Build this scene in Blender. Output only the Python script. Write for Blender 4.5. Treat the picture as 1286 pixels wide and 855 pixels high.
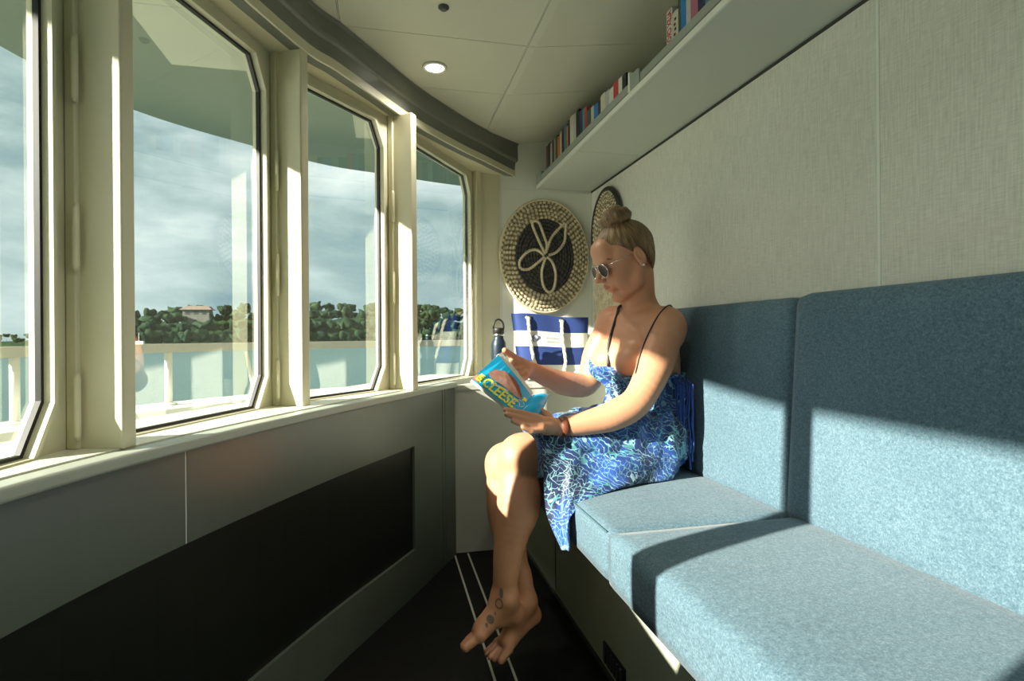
import bpy, bmesh, math, random
import numpy as np
from mathutils import Vector, Matrix
random.seed(7); np.random.seed(7)
for o in list(bpy.data.objects): bpy.data.objects.remove(o)
S = bpy.context.scene; COL = S.collection
V = Vector
# ------------------------------------------------------------------ camera
EYE = V((0, 0, .95)); YAW = math.radians(12.8)
cd = bpy.data.cameras.new('camera'); cam = bpy.data.objects.new('camera', cd); COL.objects.link(cam)
cd.sensor_width = 36; cd.lens = 36*700/1286; cd.shift_y = -6/1286; cd.clip_start = .02; cd.clip_end = 3000
cam.matrix_world = (Matrix.Translation(EYE) @ Matrix.Rotation(-YAW, 4, 'Z') @ Matrix.Rotation(math.pi/2, 4, 'X')
                    @ Matrix.Rotation(math.radians(-.45), 4, 'Z'))
S.camera = cam
# ------------------------------------------------------------------ view, sky, sun
S.view_settings.view_transform = 'Standard'; S.view_settings.look = 'None'
S.view_settings.exposure = 0.12; S.view_settings.gamma = 1.0
S.cycles.max_bounces = 10; S.cycles.diffuse_bounces = 6; S.cycles.transparent_max_bounces = 24

class NT:
    def __init__(s, tree): s.t = tree; s.n = tree.nodes; s.l = tree.links
    def new(s, typ, **kw):
        n = s.n.new(typ)
        for k, v in kw.items(): setattr(n, k, v)
        return n
    def link(s, a, b): s.l.new(a, b)
    def val(s, sock, v):
        if hasattr(v, 'is_output') or isinstance(v, bpy.types.NodeSocket): s.l.new(v, sock)
        else: sock.default_value = v
    def math(s, op, a, b=0.0, c=0.0, clamp=False):
        n = s.new('ShaderNodeMath', operation=op, use_clamp=clamp)
        for i, x in enumerate((a, b, c)): s.val(n.inputs[i], x)
        return n.outputs[0]
    def mix(s, f, a, b, blend='MIX'):
        n = s.new('ShaderNodeMix', data_type='RGBA', blend_type=blend)
        for sock, v in ((n.inputs[0], f), (n.inputs[6], a), (n.inputs[7], b)):
            s.val(sock, (tuple(v)+(1,)) if isinstance(v, tuple) and len(v) == 3 else v)
        return n.outputs[2]
    def ramp(s, f, stops):
        n = s.new('ShaderNodeValToRGB'); e = n.color_ramp.elements
        while len(e) < len(stops): e.new(.5)
        for q, (p, c) in zip(e, stops): q.position = p; q.color = tuple(c)+(1,) if isinstance(c, tuple) else (c, c, c, 1)
        s.val(n.inputs[0], f); return n.outputs[0]
    def noise(s, vec, scale, detail=3, rough=.5, dist=0):
        n = s.new('ShaderNodeTexNoise'); n.inputs['Scale'].default_value = scale; n.inputs['Detail'].default_value = detail
        n.inputs['Roughness'].default_value = rough; n.inputs['Distortion'].default_value = dist
        if vec is not None: s.l.new(vec, n.inputs['Vector'])
        return n.outputs[0]
    def mapping(s, vec, scale=(1, 1, 1), rot=(0, 0, 0), loc=(0, 0, 0)):
        n = s.new('ShaderNodeMapping'); n.inputs['Scale'].default_value = scale; n.inputs['Rotation'].default_value = rot
        n.inputs['Location'].default_value = loc; s.l.new(vec, n.inputs['Vector']); return n.outputs[0]
    def coord(s, which='Object'): return s.new('ShaderNodeTexCoord').outputs[which]

w = bpy.data.worlds.new('sky'); S.world = w; w.use_nodes = True
nt = NT(w.node_tree); nt.n.clear()
g = nt.coord('Generated'); sep = nt.new('ShaderNodeSeparateXYZ'); nt.link(g, sep.inputs[0])
flat = nt.mapping(g, (1, 1, 2.6))
c1 = nt.noise(flat, 2.3, 6, .55, .3); c2 = nt.noise(nt.mapping(g, (1, 1, 3), loc=(3, 1, 2)), 5.5, 5, .6, .2)
cl = nt.ramp(nt.math('ADD', nt.math('MULTIPLY', c1, .7), nt.math('MULTIPLY', c2, .3)),
             [(.36, (.09, .21, .29)), (.46, (.28, .40, .41)), (.56, (.56, .66, .66)), (.66, (.88, .94, .90))])
hz = nt.ramp(sep.outputs[2], [(.0, .75), (.10, .45), (.35, 0.1)])
col = nt.mix(nt.math('MULTIPLY', hz, .5), cl, (.50, .62, .66))
bg = nt.new('ShaderNodeBackground'); nt.link(col, bg.inputs[0]); bg.inputs[1].default_value = 1.45
nt.link(bg.outputs[0], nt.new('ShaderNodeOutputWorld').inputs[0])

sd = bpy.data.lights.new('sun', 'SUN'); sun = bpy.data.objects.new('sun', sd); COL.objects.link(sun)
sd.energy = 20.5; sd.angle = math.radians(.6); sd.color = (1.0, .91, .79)
sun.rotation_euler = V((1, .35, -.45)).to_track_quat('-Z', 'Y').to_euler()
sun.location = (-4, -2, 6)

# ------------------------------------------------------------------ helpers
def wloc(o):
    l = V((0, 0, 0))
    while o is not None: l += o.location; o = o.parent
    return l
def tag(o, label=None, cat=None, group=None, kind=None):
    if label: o['label'] = label
    if cat: o['category'] = cat
    if group: o['group'] = group
    if kind: o['kind'] = kind
    return o
def empty(name, loc=(0, 0, 0), **k):
    o = bpy.data.objects.new(name, None); COL.objects.link(o); o.location = loc; o.empty_display_size = .05
    return tag(o, **k)
def mobj(name, vs, fs, m=None, parent=None, smooth=False, **k):
    off = wloc(parent) if parent is not None else V((0, 0, 0))
    loc = k.pop('at', None)
    base = off if loc is None else V(loc)
    me = bpy.data.meshes.new(name)
    me.from_pydata([tuple(V(v)-base) for v in vs], [], [tuple(f) for f in fs]); me.update()
    o = bpy.data.objects.new(name, me); COL.objects.link(o)
    if parent is not None: o.parent = parent; o.location = base-off
    else: o.location = base if loc is not None else (0, 0, 0)
    if m: me.materials.append(m)
    if smooth: me.shade_smooth()
    return tag(o, **k)
class MB:
    """collects simple shapes into one mesh"""
    def __init__(s): s.v = []; s.f = []
    def add(s, vs, fs):
        n = len(s.v); s.v += [tuple(v) for v in vs]; s.f += [tuple(i+n for i in f) for f in fs]; return s
    def box(s, a, b, M=None):
        vs = [V((x, y, z)) for z in (a[2], b[2]) for y in (a[1], b[1]) for x in (a[0], b[0])]
        if M is not None: vs = [M @ v for v in vs]
        return s.add(vs, [(0, 2, 3, 1), (4, 5, 7, 6), (0, 1, 5, 4), (2, 6, 7, 3), (0, 4, 6, 2), (1, 3, 7, 5)])
    def tube(s, pts, r, n=8, caps=True, closed=False, squash=None):
        pts = [V(p) for p in pts]; N = len(pts); rs = r if isinstance(r, (list, tuple)) else [r]*N
        vs = []; prev = None
        for i, p in enumerate(pts):
            a = pts[(i-1) % N] if (closed or i) else pts[0]; b = pts[(i+1) % N] if (closed or i < N-1) else pts[-1]
            t = (b-a).normalized()
            if prev is None:
                up = V((0, 0, 1)) if abs(t.z) < .9 else V((1, 0, 0)); u = t.cross(up).normalized()
            else: u = (prev-t*prev.dot(t)).normalized()
            prev = u; w_ = t.cross(u)
            for k in range(n):
                A = 2*math.pi*k/n; vs.append(p+(u*math.cos(A)+w_*math.sin(A))*rs[i])
        fs = []
        for i in range(N if closed else N-1):
            j = (i+1) % N
            for k in range(n): fs.append((i*n+k, i*n+(k+1) % n, j*n+(k+1) % n, j*n+k))
        if caps and not closed: fs += [tuple(range(n))[::-1], tuple((N-1)*n+k for k in range(n))]
        return s.add(vs, fs)
    def lathe(s, prof, c=(0, 0, 0), n=32, M=None):
        vs = []
        for r, z in prof:
            for k in range(n):
                A = 2*math.pi*k/n; q = V((r*math.cos(A), r*math.sin(A), z))
                vs.append((M @ q if M is not None else q)+V(c))
        m = len(prof); fs = [(i*n+k, i*n+(k+1) % n, (i+1)*n+(k+1) % n, (i+1)*n+k) for i in range(m-1) for k in range(n)]
        fs += [tuple(range(n))[::-1], tuple((m-1)*n+k for k in range(n))]
        return s.add(vs, fs)
    def prism(s, poly, fr, to):
        """poly: list of 3D points for the start face; shifted by vector to-fr"""
        n = len(poly); d = V(to)-V(fr); a = [V(p) for p in poly]; b = [p+d for p in a]
        return s.add(a+b, [tuple(range(n))[::-1], tuple(range(n, 2*n))]+[(i, (i+1) % n, n+(i+1) % n, n+i) for i in range(n)])
    def build(s, name, m=None, parent=None, smooth=False, bevel=0, seg=2, **k):
        o = mobj(name, s.v, s.f, m, parent, smooth, **k)
        bm = bmesh.new(); bm.from_mesh(o.data); bmesh.ops.recalc_face_normals(bm, faces=bm.faces)
        bm.to_mesh(o.data); bm.free()
        if bevel:
            b = o.modifiers.new('bevel', 'BEVEL'); b.width = bevel; b.segments = seg; b.limit_method = 'ANGLE'; b.angle_limit = .6
            if seg > 1:
                o.data.shade_smooth(); b.harden_normals = False
                wn = o.modifiers.new('wn', 'WEIGHTED_NORMAL'); wn.keep_sharp = True
        return o
def crv(pts, n=8):
    """catmull-rom through points (any dimension)"""
    P_ = [np.array(p, float) for p in pts]; P_ = [2*P_[0]-P_[1]]+P_+[2*P_[-1]-P_[-2]]; out = []
    for i in range(1, len(P_)-2):
        for k in range(n):
            t = k/n; a, b, c, d = P_[i-1:i+3]
            out.append(.5*((2*b)+(-a+c)*t+(2*a-5*b+4*c-d)*t*t+(-a+3*b-3*c+d)*t**3))
    out.append(P_[-2]); return out
def text_obj(name, body, size, m, parent, M, extrude=.0003, shear=0, sx=1.0, bold=0, **k):
    cu = bpy.data.curves.new(name, 'FONT'); cu.body = body; cu.size = size; cu.extrude = extrude; cu.align_x = 'LEFT'
    cu.shear = shear; cu.offset = bold; cu.resolution_u = 3
    t = bpy.data.objects.new(name, cu); COL.objects.link(t)
    me = bpy.data.meshes.new_from_object(t); bpy.data.objects.remove(t)
    off = wloc(parent)
    for v in me.vertices: v.co = (M @ V((v.co.x*sx, v.co.y, v.co.z)))-off
    o = bpy.data.objects.new(name, me); COL.objects.link(o); o.parent = parent
    me.materials.clear(); me.materials.append(m); return tag(o, **k)

# ------------------------------------------------------------------ materials
MATS = {}
def mat(name, col, rough=.5, var=.0, vs=6, bump=0, bs=60, metal=0, spec=.5, emit=None, coat=0, bvec=(1, 1, 1), sheen=0):
    m = bpy.data.materials.new(name); m.use_nodes = True; MATS[name] = m
    nt = NT(m.node_tree); b = nt.n['Principled BSDF']
    b.inputs['Roughness'].default_value = rough; b.inputs['Metallic'].default_value = metal
    b.inputs['Specular IOR Level'].default_value = spec; b.inputs['Coat Weight'].default_value = coat
    if sheen: b.inputs['Sheen Weight'].default_value = sheen
    co = nt.coord('Object')
    n1 = nt.noise(co, vs, 4)
    c = nt.mix(nt.math('MULTIPLY', nt.math('SUBTRACT', n1, .35), 1.6, clamp=True), tuple(x*(1-var) for x in col), tuple(min(1, x*(1+var)) for x in col))
    nt.link(c, b.inputs['Base Color'])
    if bump:
        bp = nt.new('ShaderNodeBump'); bp.inputs['Strength'].default_value = bump; bp.inputs['Distance'].default_value = .002
        nt.link(nt.noise(nt.mapping(co, bvec), bs, 3), bp.inputs['Height']); nt.link(bp.outputs[0], b.inputs['Normal'])
    if emit: b.inputs['Emission Color'].default_value = tuple(emit[0])+(1,); b.inputs['Emission Strength'].default_value = emit[1]
    return m
cream = mat('cream_paint', (.68, .65, .47), .38, .04, 5, .05, 25)
sillw = mat('sill_paint', (.74, .74, .62), .35, .03, 5, .03, 25)
nosing_m = mat('nosing_laminate', (.40, .44, .38), .38, .05, 5)
lam = mat('grey_laminate', (.105, .125, .105), .30, .05, 3, .03, 12)
lam_in = mat('dark_panel_laminate', (.014, .016, .013), .3, .15, 2, spec=.25)
boxm = mat('ledge_laminate', (.46, .48, .43), .45, .04, 3)
ceil_m = mat('ceiling_laminate', (.60, .61, .50), .55, .05, 2, .05, 15)
beam_m = mat('beam_vinyl', (.17, .18, .15), .35, .08, 3, .08, 40)
dark_m = mat('shadow_gap', (.04, .045, .035), .8)
alu_m = mat('pale_trim', (.72, .76, .68), .35)
shelf_m = mat('shelf_laminate', (.56, .60, .53), .45, .04, 3)
rail_m = mat('shelf_rail_grey', (.29, .33, .29), .45, .06, 8)
floor_m = mat('charcoal_floor', (.007, .007, .0065), .55, .3, 20, .1, 200, spec=.2)
strip_m = mat('floor_inlay', (.52, .53, .44), .5)
black_m = mat('black_rubber', (.010, .011, .010), .5)
base_m = mat('bench_base_laminate', (.40, .42, .33), .42, .04, 3)
white_m = mat('white_paint', (.75, .76, .68), .4, .04, 4)
deck_m = mat('deck_grey', (.40, .41, .38), .7, .2, 4)
steel_m = mat('brushed_steel', (.6, .6, .58), .25, .05, 20, metal=1)

def fabric_wall():
    m = bpy.data.materials.new('woven_wall_vinyl'); m.use_nodes = True; nt = NT(m.node_tree); b = nt.n['Principled BSDF']
    co = nt.coord('Object')
    a = nt.noise(nt.mapping(co, (30, 30, 420)), 1.0, 3, .6); c = nt.noise(nt.mapping(co, (30, 260, 14)), 1.0, 3, .6)
    s = nt.math('ADD', nt.math('MULTIPLY', a, .45), nt.math('MULTIPLY', c, .55)); big = nt.noise(co, 1.6, 2)
    f = nt.math('ADD', s, nt.math('MULTIPLY', big, .12))
    nt.link(nt.ramp(f, [(.38, (.52, .53, .45)), (.70, (.74, .74, .65))]), b.inputs['Base Color'])
    b.inputs['Roughness'].default_value = .6; b.inputs['Specular IOR Level'].default_value = .3
    bp = nt.new('ShaderNodeBump'); bp.inputs['Strength'].default_value = .25; bp.inputs['Distance'].default_value = .001
    nt.link(s, bp.inputs['Height']); nt.link(bp.outputs[0], b.inputs['Normal']); return m
wallfab = fabric_wall()
endw = mat('end_wall_panel', (.78, .80, .72), .5, .03, 4, .05, 40)
def sofa_fabric():
    m = bpy.data.materials.new('teal_upholstery'); m.use_nodes = True; nt = NT(m.node_tree); b = nt.n['Principled BSDF']
    co = nt.coord('Object')
    a = nt.noise(co, 330, 2, .7); c = nt.noise(nt.mapping(co, (1, 1, 1.7)), 120, 3, .7); big = nt.noise(co, 4, 3)
    f = nt.math('ADD', nt.math('MULTIPLY', a, .5), nt.math('ADD', nt.math('MULTIPLY', c, .38), nt.math('MULTIPLY', big, .12)))
    nt.link(nt.ramp(f, [(.36, (.048, .092, .124)), (.5, (.088, .152, .194)), (.63, (.15, .23, .28))]), b.inputs['Base Color'])
    b.inputs['Roughness'].default_value = .85; b.inputs['Specular IOR Level'].default_value = .2
    b.inputs['Sheen Weight'].default_value = .10; b.inputs['Sheen Roughness'].default_value = .5
    bp = nt.new('ShaderNodeBump'); bp.inputs['Strength'].default_value = .35; bp.inputs['Distance'].default_value = .0015
    nt.link(f, bp.inputs['Height'])
    bp2 = nt.new('ShaderNodeBump'); bp2.inputs['Strength'].default_value = .22; bp2.inputs['Distance'].default_value = .02
    nt.link(nt.noise(nt.mapping(co, (3, 9, 3), rot=(0, 0, .5)), 1.3, 2, .5, .6), bp2.inputs['Height'])
    nt.link(bp2.outputs[0], bp.inputs['Normal']); nt.link(bp.outputs[0], b.inputs['Normal']); return m
sofam = sofa_fabric()
def glass():
    m = bpy.data.materials.new('window_glass'); m.use_nodes = True; nt = NT(m.node_tree); nt.n.clear()
    lw = nt.new('ShaderNodeLayerWeight'); lw.inputs[0].default_value = .5
    f5 = nt.math('POWER', lw.outputs['Facing'], 4.0)
    R = nt.math('ADD', .17, nt.math('MULTIPLY', f5, .8), clamp=True)
    tr = nt.new('ShaderNodeBsdfTransparent'); tr.inputs[0].default_value = (.83, .88, .85, 1)
    gl = nt.new('ShaderNodeBsdfGlossy'); gl.inputs['Roughness'].default_value = .0; gl.inputs[0].default_value = (.95, 1, .97, 1)
    mx = nt.new('ShaderNodeMixShader'); nt.link(R, mx.inputs[0]); nt.link(tr.outputs[0], mx.inputs[1]); nt.link(gl.outputs[0], mx.inputs[2])
    nt.link(mx.outputs[0], nt.new('ShaderNodeOutputMaterial').inputs[0]); return m
glass_m = glass()

# ------------------------------------------------------------------ the setting
YE = 2.80      # end wall
XW = 1.075     # right wall
YB = -1.3      # wall behind the camera
WC = crv([(-.70, -1.3), (-.69, -.6), (-.66, 0), (-.60, .5), (-.51, .89), (-.39, 1.2), (-.175, 1.62), (.01, 1.93), (.10, 2.08), (.28, 2.395), (.40, 2.58), (.54, 2.80)], 6)
def Xw(y):
    for a, b in zip(WC, WC[1:]):
        if a[1] <= y <= b[1]+1e-9: return a[0]+(b[0]-a[0])*(y-a[1])/(b[1]-a[1]+1e-12)
    return WC[-1][0]
def wall_pts(y0, y1, n=10): return [(Xw(y0+(y1-y0)*i/n), y0+(y1-y0)*i/n) for i in range(n+1)]
def wall_slab(y0, y1, z0, z1, inset=0.0, thick=.02, n=10):
    """curved panel following the window wall; inset pushes it away from the room"""
    pts = wall_pts(y0, y1, n); a = []; b = []
    for i, (x, y) in enumerate(pts):
        p, q = pts[max(0, i-1)], pts[min(n, i+1)]; d = V((q[0]-p[0], q[1]-p[1], 0)).normalized(); nn = V((d.y, -d.x, 0))
        a.append(V((x, y, 0))-nn*inset); b.append(V((x, y, 0))-nn*(inset+thick))
    vs = []; fs = []
    for A, B in zip(a, b): vs += [(A.x, A.y, z0), (A.x, A.y, z1), (B.x, B.y, z1), (B.x, B.y, z0)]
    for i in range(n):
        for k in range(4): fs.append((4*i+k, 4*i+(k+1) % 4, 4*i+4+(k+1) % 4, 4*i+4+k))
    fs += [(3, 2, 1, 0), (4*n, 4*n+1, 4*n+2, 4*n+3)]
    return vs, fs
def polyslab(name, poly, z0, z1, m, parent=None, **k):
    n = len(poly); vs = [(p[0], p[1], z) for z in (z0, z1) for p in poly]
    fs = [(i, (i+1) % n, n+(i+1) % n, n+i) for i in range(n)]
    from mathutils.geometry import tessellate_polygon
    tri = tessellate_polygon([[V((p[0], p[1], 0)) for p in poly]])
    fs += [tuple(t) for t in tri]+[tuple(n+i for i in t) for t in tri]
    return mobj(name, vs, fs, m, parent, **k)
# floor
fl = polyslab('floor', [(XW, YB), (XW, YE), (.60, YE)]+[(x-.03, y) for x, y in WC][::-1], -.05, 0, floor_m, kind='structure')
for x, hw in ((.287, .0035), (.345, .0035)):
    MB().box((x-hw, YB, -.002), (x+hw, 2.42, .0015)).build('inlay_strip', strip_m, fl)
# wall_left: panels below the sill
wl = empty('wall_left', (0, 0, 0), kind='structure')
def lslab(name, m, *a, **k):
    vs, fs = wall_slab(*a, **k); o = mobj(name, vs, fs, m, wl); return o
lslab('backing', dark_m, YB, 2.42, 0, .727, inset=.012, thick=.015, n=40)
for y0, y1 in ((YB, -.4), (-.397, .40), (.403, 1.210), (1.214, 2.083)):
    lslab('panel', lam, y0, y1, .546, .727, inset=0, thick=.011, n=16)
for y0, y1 in ((YB, .40), (.403, 2.083)):
    lslab('plinth', lam, y0, y1, 0, .165, inset=0, thick=.011, n=24)
lslab('dark_panel', lam_in, YB, 2.083, .165, .546, inset=.0105, thick=.001, n=40)
lslab('panel', lam, 2.083, 2.30, 0, .727, inset=0, thick=.011, n=6)
lslab('panel', lam, 2.304, 2.325, 0, .727, inset=0, thick=.011, n=2)
lslab('panel', lam, 2.328, 2.415, 0, .727, inset=0, thick=.011, n=3)
lslab('joint_strip', alu_m, 1.2103, 1.2137, .546, .727, inset=.001, thick=.008, n=1)
# curved edge strips of the recess (top and right lips)
# glass line
GV = [(-.74, -1.30), (-.72, -.66), (-.70, -.02), (-.655, .572), (-.553, 1.150), (-.316, 1.727), (.018, 2.136), (.430, 2.765)]
GEND = (.585, 2.80)
# sill
def ribbon(a, b, z0, z1):
    n = len(a); vs = []; fs = []
    for p, q in zip(a, b): vs += [(p[0], p[1], z0), (p[0], p[1], z1), (q[0], q[1], z1), (q[0], q[1], z0)]
    for i in range(n-1):
        for k in range(4): fs.append((4*i+k, 4*i+(k+1) % 4, 4*i+4+(k+1) % 4, 4*i+4+k))
    fs += [(3, 2, 1, 0), (4*n-4, 4*n-3, 4*n-2, 4*n-1)]; return vs, fs
ys = [YB+(2.42-YB)*i/50 for i in range(51)]
def offw(y, d):
    x0, x1 = Xw(y-.01) if y > YB+.01 else Xw(y), Xw(min(y+.01, 2.8)); dd = V((x1-x0, .02, 0)).normalized(); return (Xw(y)+dd.y*d, y-dd.x*d)
ysl = ys
t1 = empty('trim_1', (0, 0, 0), kind='structure')
vs, fs = ribbon([offw(y, .010) for y in ysl], [offw(y, -.035) for y in ysl], .728, .752)
o = mobj('sill_nosing', vs, fs, nosing_m, t1)
b = o.modifiers.new('b', 'BEVEL'); b.width = .006; b.segments = 3; b.limit_method = 'ANGLE'
ysl2 = [YB+(2.80-YB)*i/50 for i in range(51)]
vs, fs = ribbon([offw(y, -.037) for y in ysl2], [offw(y, -.32) for y in ysl2], .715, .754)
mobj('sill_board', vs, fs, sillw, t1)
# outer shell below the windows
vs, fs = ribbon([(x-.30, y+.05) for x, y in WC], [(x-.32, y+.06) for x, y in WC], -.6, .73)
mobj('shell', vs, fs, white_m, t1)

def frame_basis(a, b):
    a = V((a[0], a[1], 0)); b = V((b[0], b[1], 0)); d = (b-a).normalized(); return a, d, V((d.y, -d.x, 0)), (b-a).length
def oct_pts(t0, t1, z0, z1, cx, cz):
    return [(t0+cx, z0), (t1-cx, z0), (t1, z0+cz), (t1, z1-cz), (t1-cx, z1), (t0+cx, z1), (t0, z1-cz), (t0, z0+cz)]
def ring(mb, outer, inner, A, d, n, d0, d1):
    P3 = lambda t, z, o: A+d*t+V((0, 0, z))+n*o
    m = len(inner); vs = [P3(*p, d0) for p in outer]+[P3(*p, d0) for p in inner]+[P3(*p, d1) for p in outer]+[P3(*p, d1) for p in inner]
    fs = []
    for i in range(m):
        j = (i+1) % m; deg = outer[i] == outer[j]
        fs.append((i, m+j, m+i) if deg else (i, j, m+j, m+i))
        fs.append((2*m+i, 3*m+i, 3*m+j) if deg else (2*m+i, 3*m+i, 3*m+j, 2*m+j))
        fs.append((m+i, m+j, 3*m+j, 3*m+i))
        if not deg: fs.append((i, 2*m+i, 2*m+j, j))
    mb.add(vs, fs)
ZB, ZT, Z0, Z1 = .757, 1.730, .745, 2.25
marg = {4: (.038, .045), 5: (.038, .045), 6: (.038, .048)}
for i in range(len(GV)-1):
    A, d, n, L = frame_basis(GV[i], GV[i+1]); ma, mb_ = marg.get(i, (.038, .05))
    wn = empty('window_%d' % (7-i), tuple(A+d*L/2+V((0, 0, ZB))), kind='structure')
    inn = oct_pts(ma, L-mb_, ZB, ZT, .045, .085)
    out = [(0, Z0), (L, Z0), (L, Z0), (L, Z1), (L, Z1), (0, Z1), (0, Z1), (0, Z0)]
    out = [(0, Z0), (L, Z0), (L, Z0), (L, Z1), (L, Z1), (0, Z1), (0, Z1), (0, Z0)]
    r = MB(); ring(r, out, inn, A, d, n, -.03, 0); r.build('frame', cream, wn)
    inn2 = oct_pts(ma+.006, L-mb_-.006, ZB+.006, ZT-.006, .044, .083); inn3 = oct_pts(ma-.008, L-mb_+.008, ZB-.004, ZT+.008, .046, .087)
    r = MB(); ring(r, inn3, inn, A, d, n, 0, .012); r.build('frame_lip', cream, wn)
    r = MB(); ring(r, inn, inn2, A, d, n, -.016, -.006); r.build('gasket', black_m, wn)
    tl = math.tan(math.radians(6)) if i == 6 else 0
    q = [A+d*t+V((0, 0, z))-n*(.012+(t-L/2)*-tl) for t, z in oct_pts(ma+.002, L-mb_-.002, ZB+.002, ZT-.002, .045, .085)]
    mobj('glass_pane', q, [tuple(range(8))], glass_m, wn)
# pillars between the windows
for i in range(1, len(GV)):
    g0, g1 = GV[i-1], GV[i]; g2 = GV[i+1] if i+1 < len(GV) else GEND
    d = ((V(g1)-V(g0)).normalized()+(V(g2)-V(g1)).normalized()).normalized(); d = V((d.x, d.y, 0)); n = V((d.y, -d.x, 0)); A = V((g1[0], g1[1], 0))
    tr = empty('trim_%d' % (i+2), tuple(A+V((0, 0, .75))), kind='structure')
    dep = .10; M = Matrix((( d.x, n.x, 0, A.x), (d.y, n.y, 0, A.y), (0, 0, 1, 0), (0, 0, 0, 1)))
    if i == len(GV)-1:
        dep = .03
    MB().box((0, -.03, .752), (.034, dep, 1.775), M).build('pillar', cream, tr, bevel=.004)
    if dep > .05:
        MB().box((-.010, .002, .754), (0.002, .022, 1.775), M).build('root_flange', cream, tr, bevel=.003)
        wb = MB()
        for zc in (.83, 1.13, 1.43):
            wb.tube([M @ V((-.010, .024, zc-.06)), M @ V((-.013, .026, zc-.05)), M @ V((-.013, .026, zc+.05)), M @ V((-.010, .024, zc+.06))], [.004, .006, .006, .004], 8)
        wb.build('weld_bead', cream, tr, smooth=True)
# last strip between window_1 and end wall
A, d, n, L = frame_basis(GV[-1], GEND)
MB().box((0, -.03, .745), (L+.02, .0, 1.80), Matrix(((d.x, n.x, 0, A.x), (d.y, n.y, 0, A.y), (0, 0, 1, 0), (0, 0, 0, 1)))).build('trim_10', cream, kind='structure')

# ceiling beam (curved cove) and ceiling
BI = crv([(-.63, -1.3), (-.62, -.66), (-.60, 0), (-.545, .55), (-.43, 1.16), (-.226, 1.651), (-.129, 1.793), (-.0365, 1.936), (.133, 2.195), (.352, 2.457), (.462, 2.571), (.531, 2.648), (.67, 2.80)], 5)
cv = lambda x: 1.915+max(0, x-.50)*.14
def glass_x(y):
    P_ = GV+[GEND]
    for a, b in zip(P_, P_[1:]):
        if a[1] <= y <= b[1]: return a[0]+(b[0]-a[0])*(y-a[1])/(b[1]-a[1])
    return P_[-1][0]
vs = []; fs = []; n = len(BI)
for i, p in enumerate(BI):
    q0, q1 = BI[max(0, i-1)], BI[min(n-1, i+1)]; d = V((q1[0]-q0[0], q1[1]-q0[1], 0)).normalized(); nn = V((d.y, -d.x, 0)); P0 = V((p[0], p[1], 0))
    prof = [(.006, cv(p[0])+.004), (.010, cv(p[0])-.003), (.004, cv(p[0])-.012), (.006, 1.856), (.002, 1.848), (-.006, 1.842), (-.012, 1.776), (-.018, 1.770), (-.05, 1.772), (-.05, cv(p[0])+.004)]
    for o_, z in prof: vs.append(tuple(P0+nn*o_+V((0, 0, z))))
m = 10
for i in range(n-1):
    for k in range(m): fs.append((i*m+k, i*m+(k+1) % m, (i+1)*m+(k+1) % m, (i+1)*m+k))
fs += [tuple(range(m))[::-1], tuple((n-1)*m+k for k in range(m))]
bo = mobj('trim_2', vs, fs, beam_m, smooth=False, kind='structure')
bo.modifiers.new('es', 'EDGE_SPLIT')
# cream soffit between the windows and the beam
ga = [(x+.02, y-.005) for x, y in crv([GV[0]]+GV[1:]+[GEND], 7)]
so_o = []; so_i = []
for k in range(61):
    t = k/60*(len(BI)-1); i0 = min(int(t), len(BI)-2); f_ = t-i0; p = BI[i0]*(1-f_)+BI[i0+1]*f_; so_i.append((p[0]-.01, p[1]))
    so_o.append((min(p[0]-.05, glass_x(min(2.8, p[1]+.10))-.03), min(2.80, p[1]+.10)))
vs, fs = ribbon(so_i, so_o, 1.772, 1.80)
mobj('trim_12', vs, fs, cream, kind='structure')
ce = empty('ceiling', (0, 0, 1.93), kind='structure')
polyslab('backing', [(XW, YB), (XW, YE), (.57, YE)]+[(x, y) for x, y in GV][::-1], 2.03, 2.08, dark_m, ce)
xs = [-1.33, -.73, -.13, .47, .80, 1.12]; yj = [YB, -.48, -.10, .28, .66, 1.04, 1.42, 1.80, 2.18, 2.56, YE]
def bix(y):
    for a, b in zip(BI, BI[1:]):
        if a[1] <= y <= b[1]+1e-9: return a[0]+(b[0]-a[0])*(y-a[1])/(b[1]-a[1]+1e-12)
    return BI[-1][0]
for x0, x1 in ((-.73, -.13), (-.13, .47), (.47, XW)):
    for y0, y1 in zip(yj, yj[1:]):
        if bix(y0)-.05 > x1: continue
        gx, gy = .003, .0012
        cuts = [x0+gx, .5 if x0 < .5 < x1 else None, x1-gx if x1 < XW else XW]; cuts = [c for c in cuts if c is not None]
        vs = []
        for c in cuts:
            for y in (y0+gy, y1-gy): vs += [(c, y, cv(c)), (c, y, cv(c)+.008)]
        fs = []
        for k in range(len(cuts)-1):
            a = 4*k; b_ = a+4
            fs += [(a, a+2, b_+2, b_), (a+1, b_+1, b_+3, a+3), (a, b_, b_+1, a+1), (a+2, a+3, b_+3, b_+2)]
        e = 4*(len(cuts)-1); fs += [(0, 1, 3, 2), (e, e+2, e+3, e+1)]
        mobj('panel', vs, fs, ceil_m, ce)
for x in (-.13, .47):
    MB().box((x-.0012, YB, cv(x)+.001), (x+.0012, YE, cv(x)+.006)).build('joint_strip', alu_m, ce)

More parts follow.
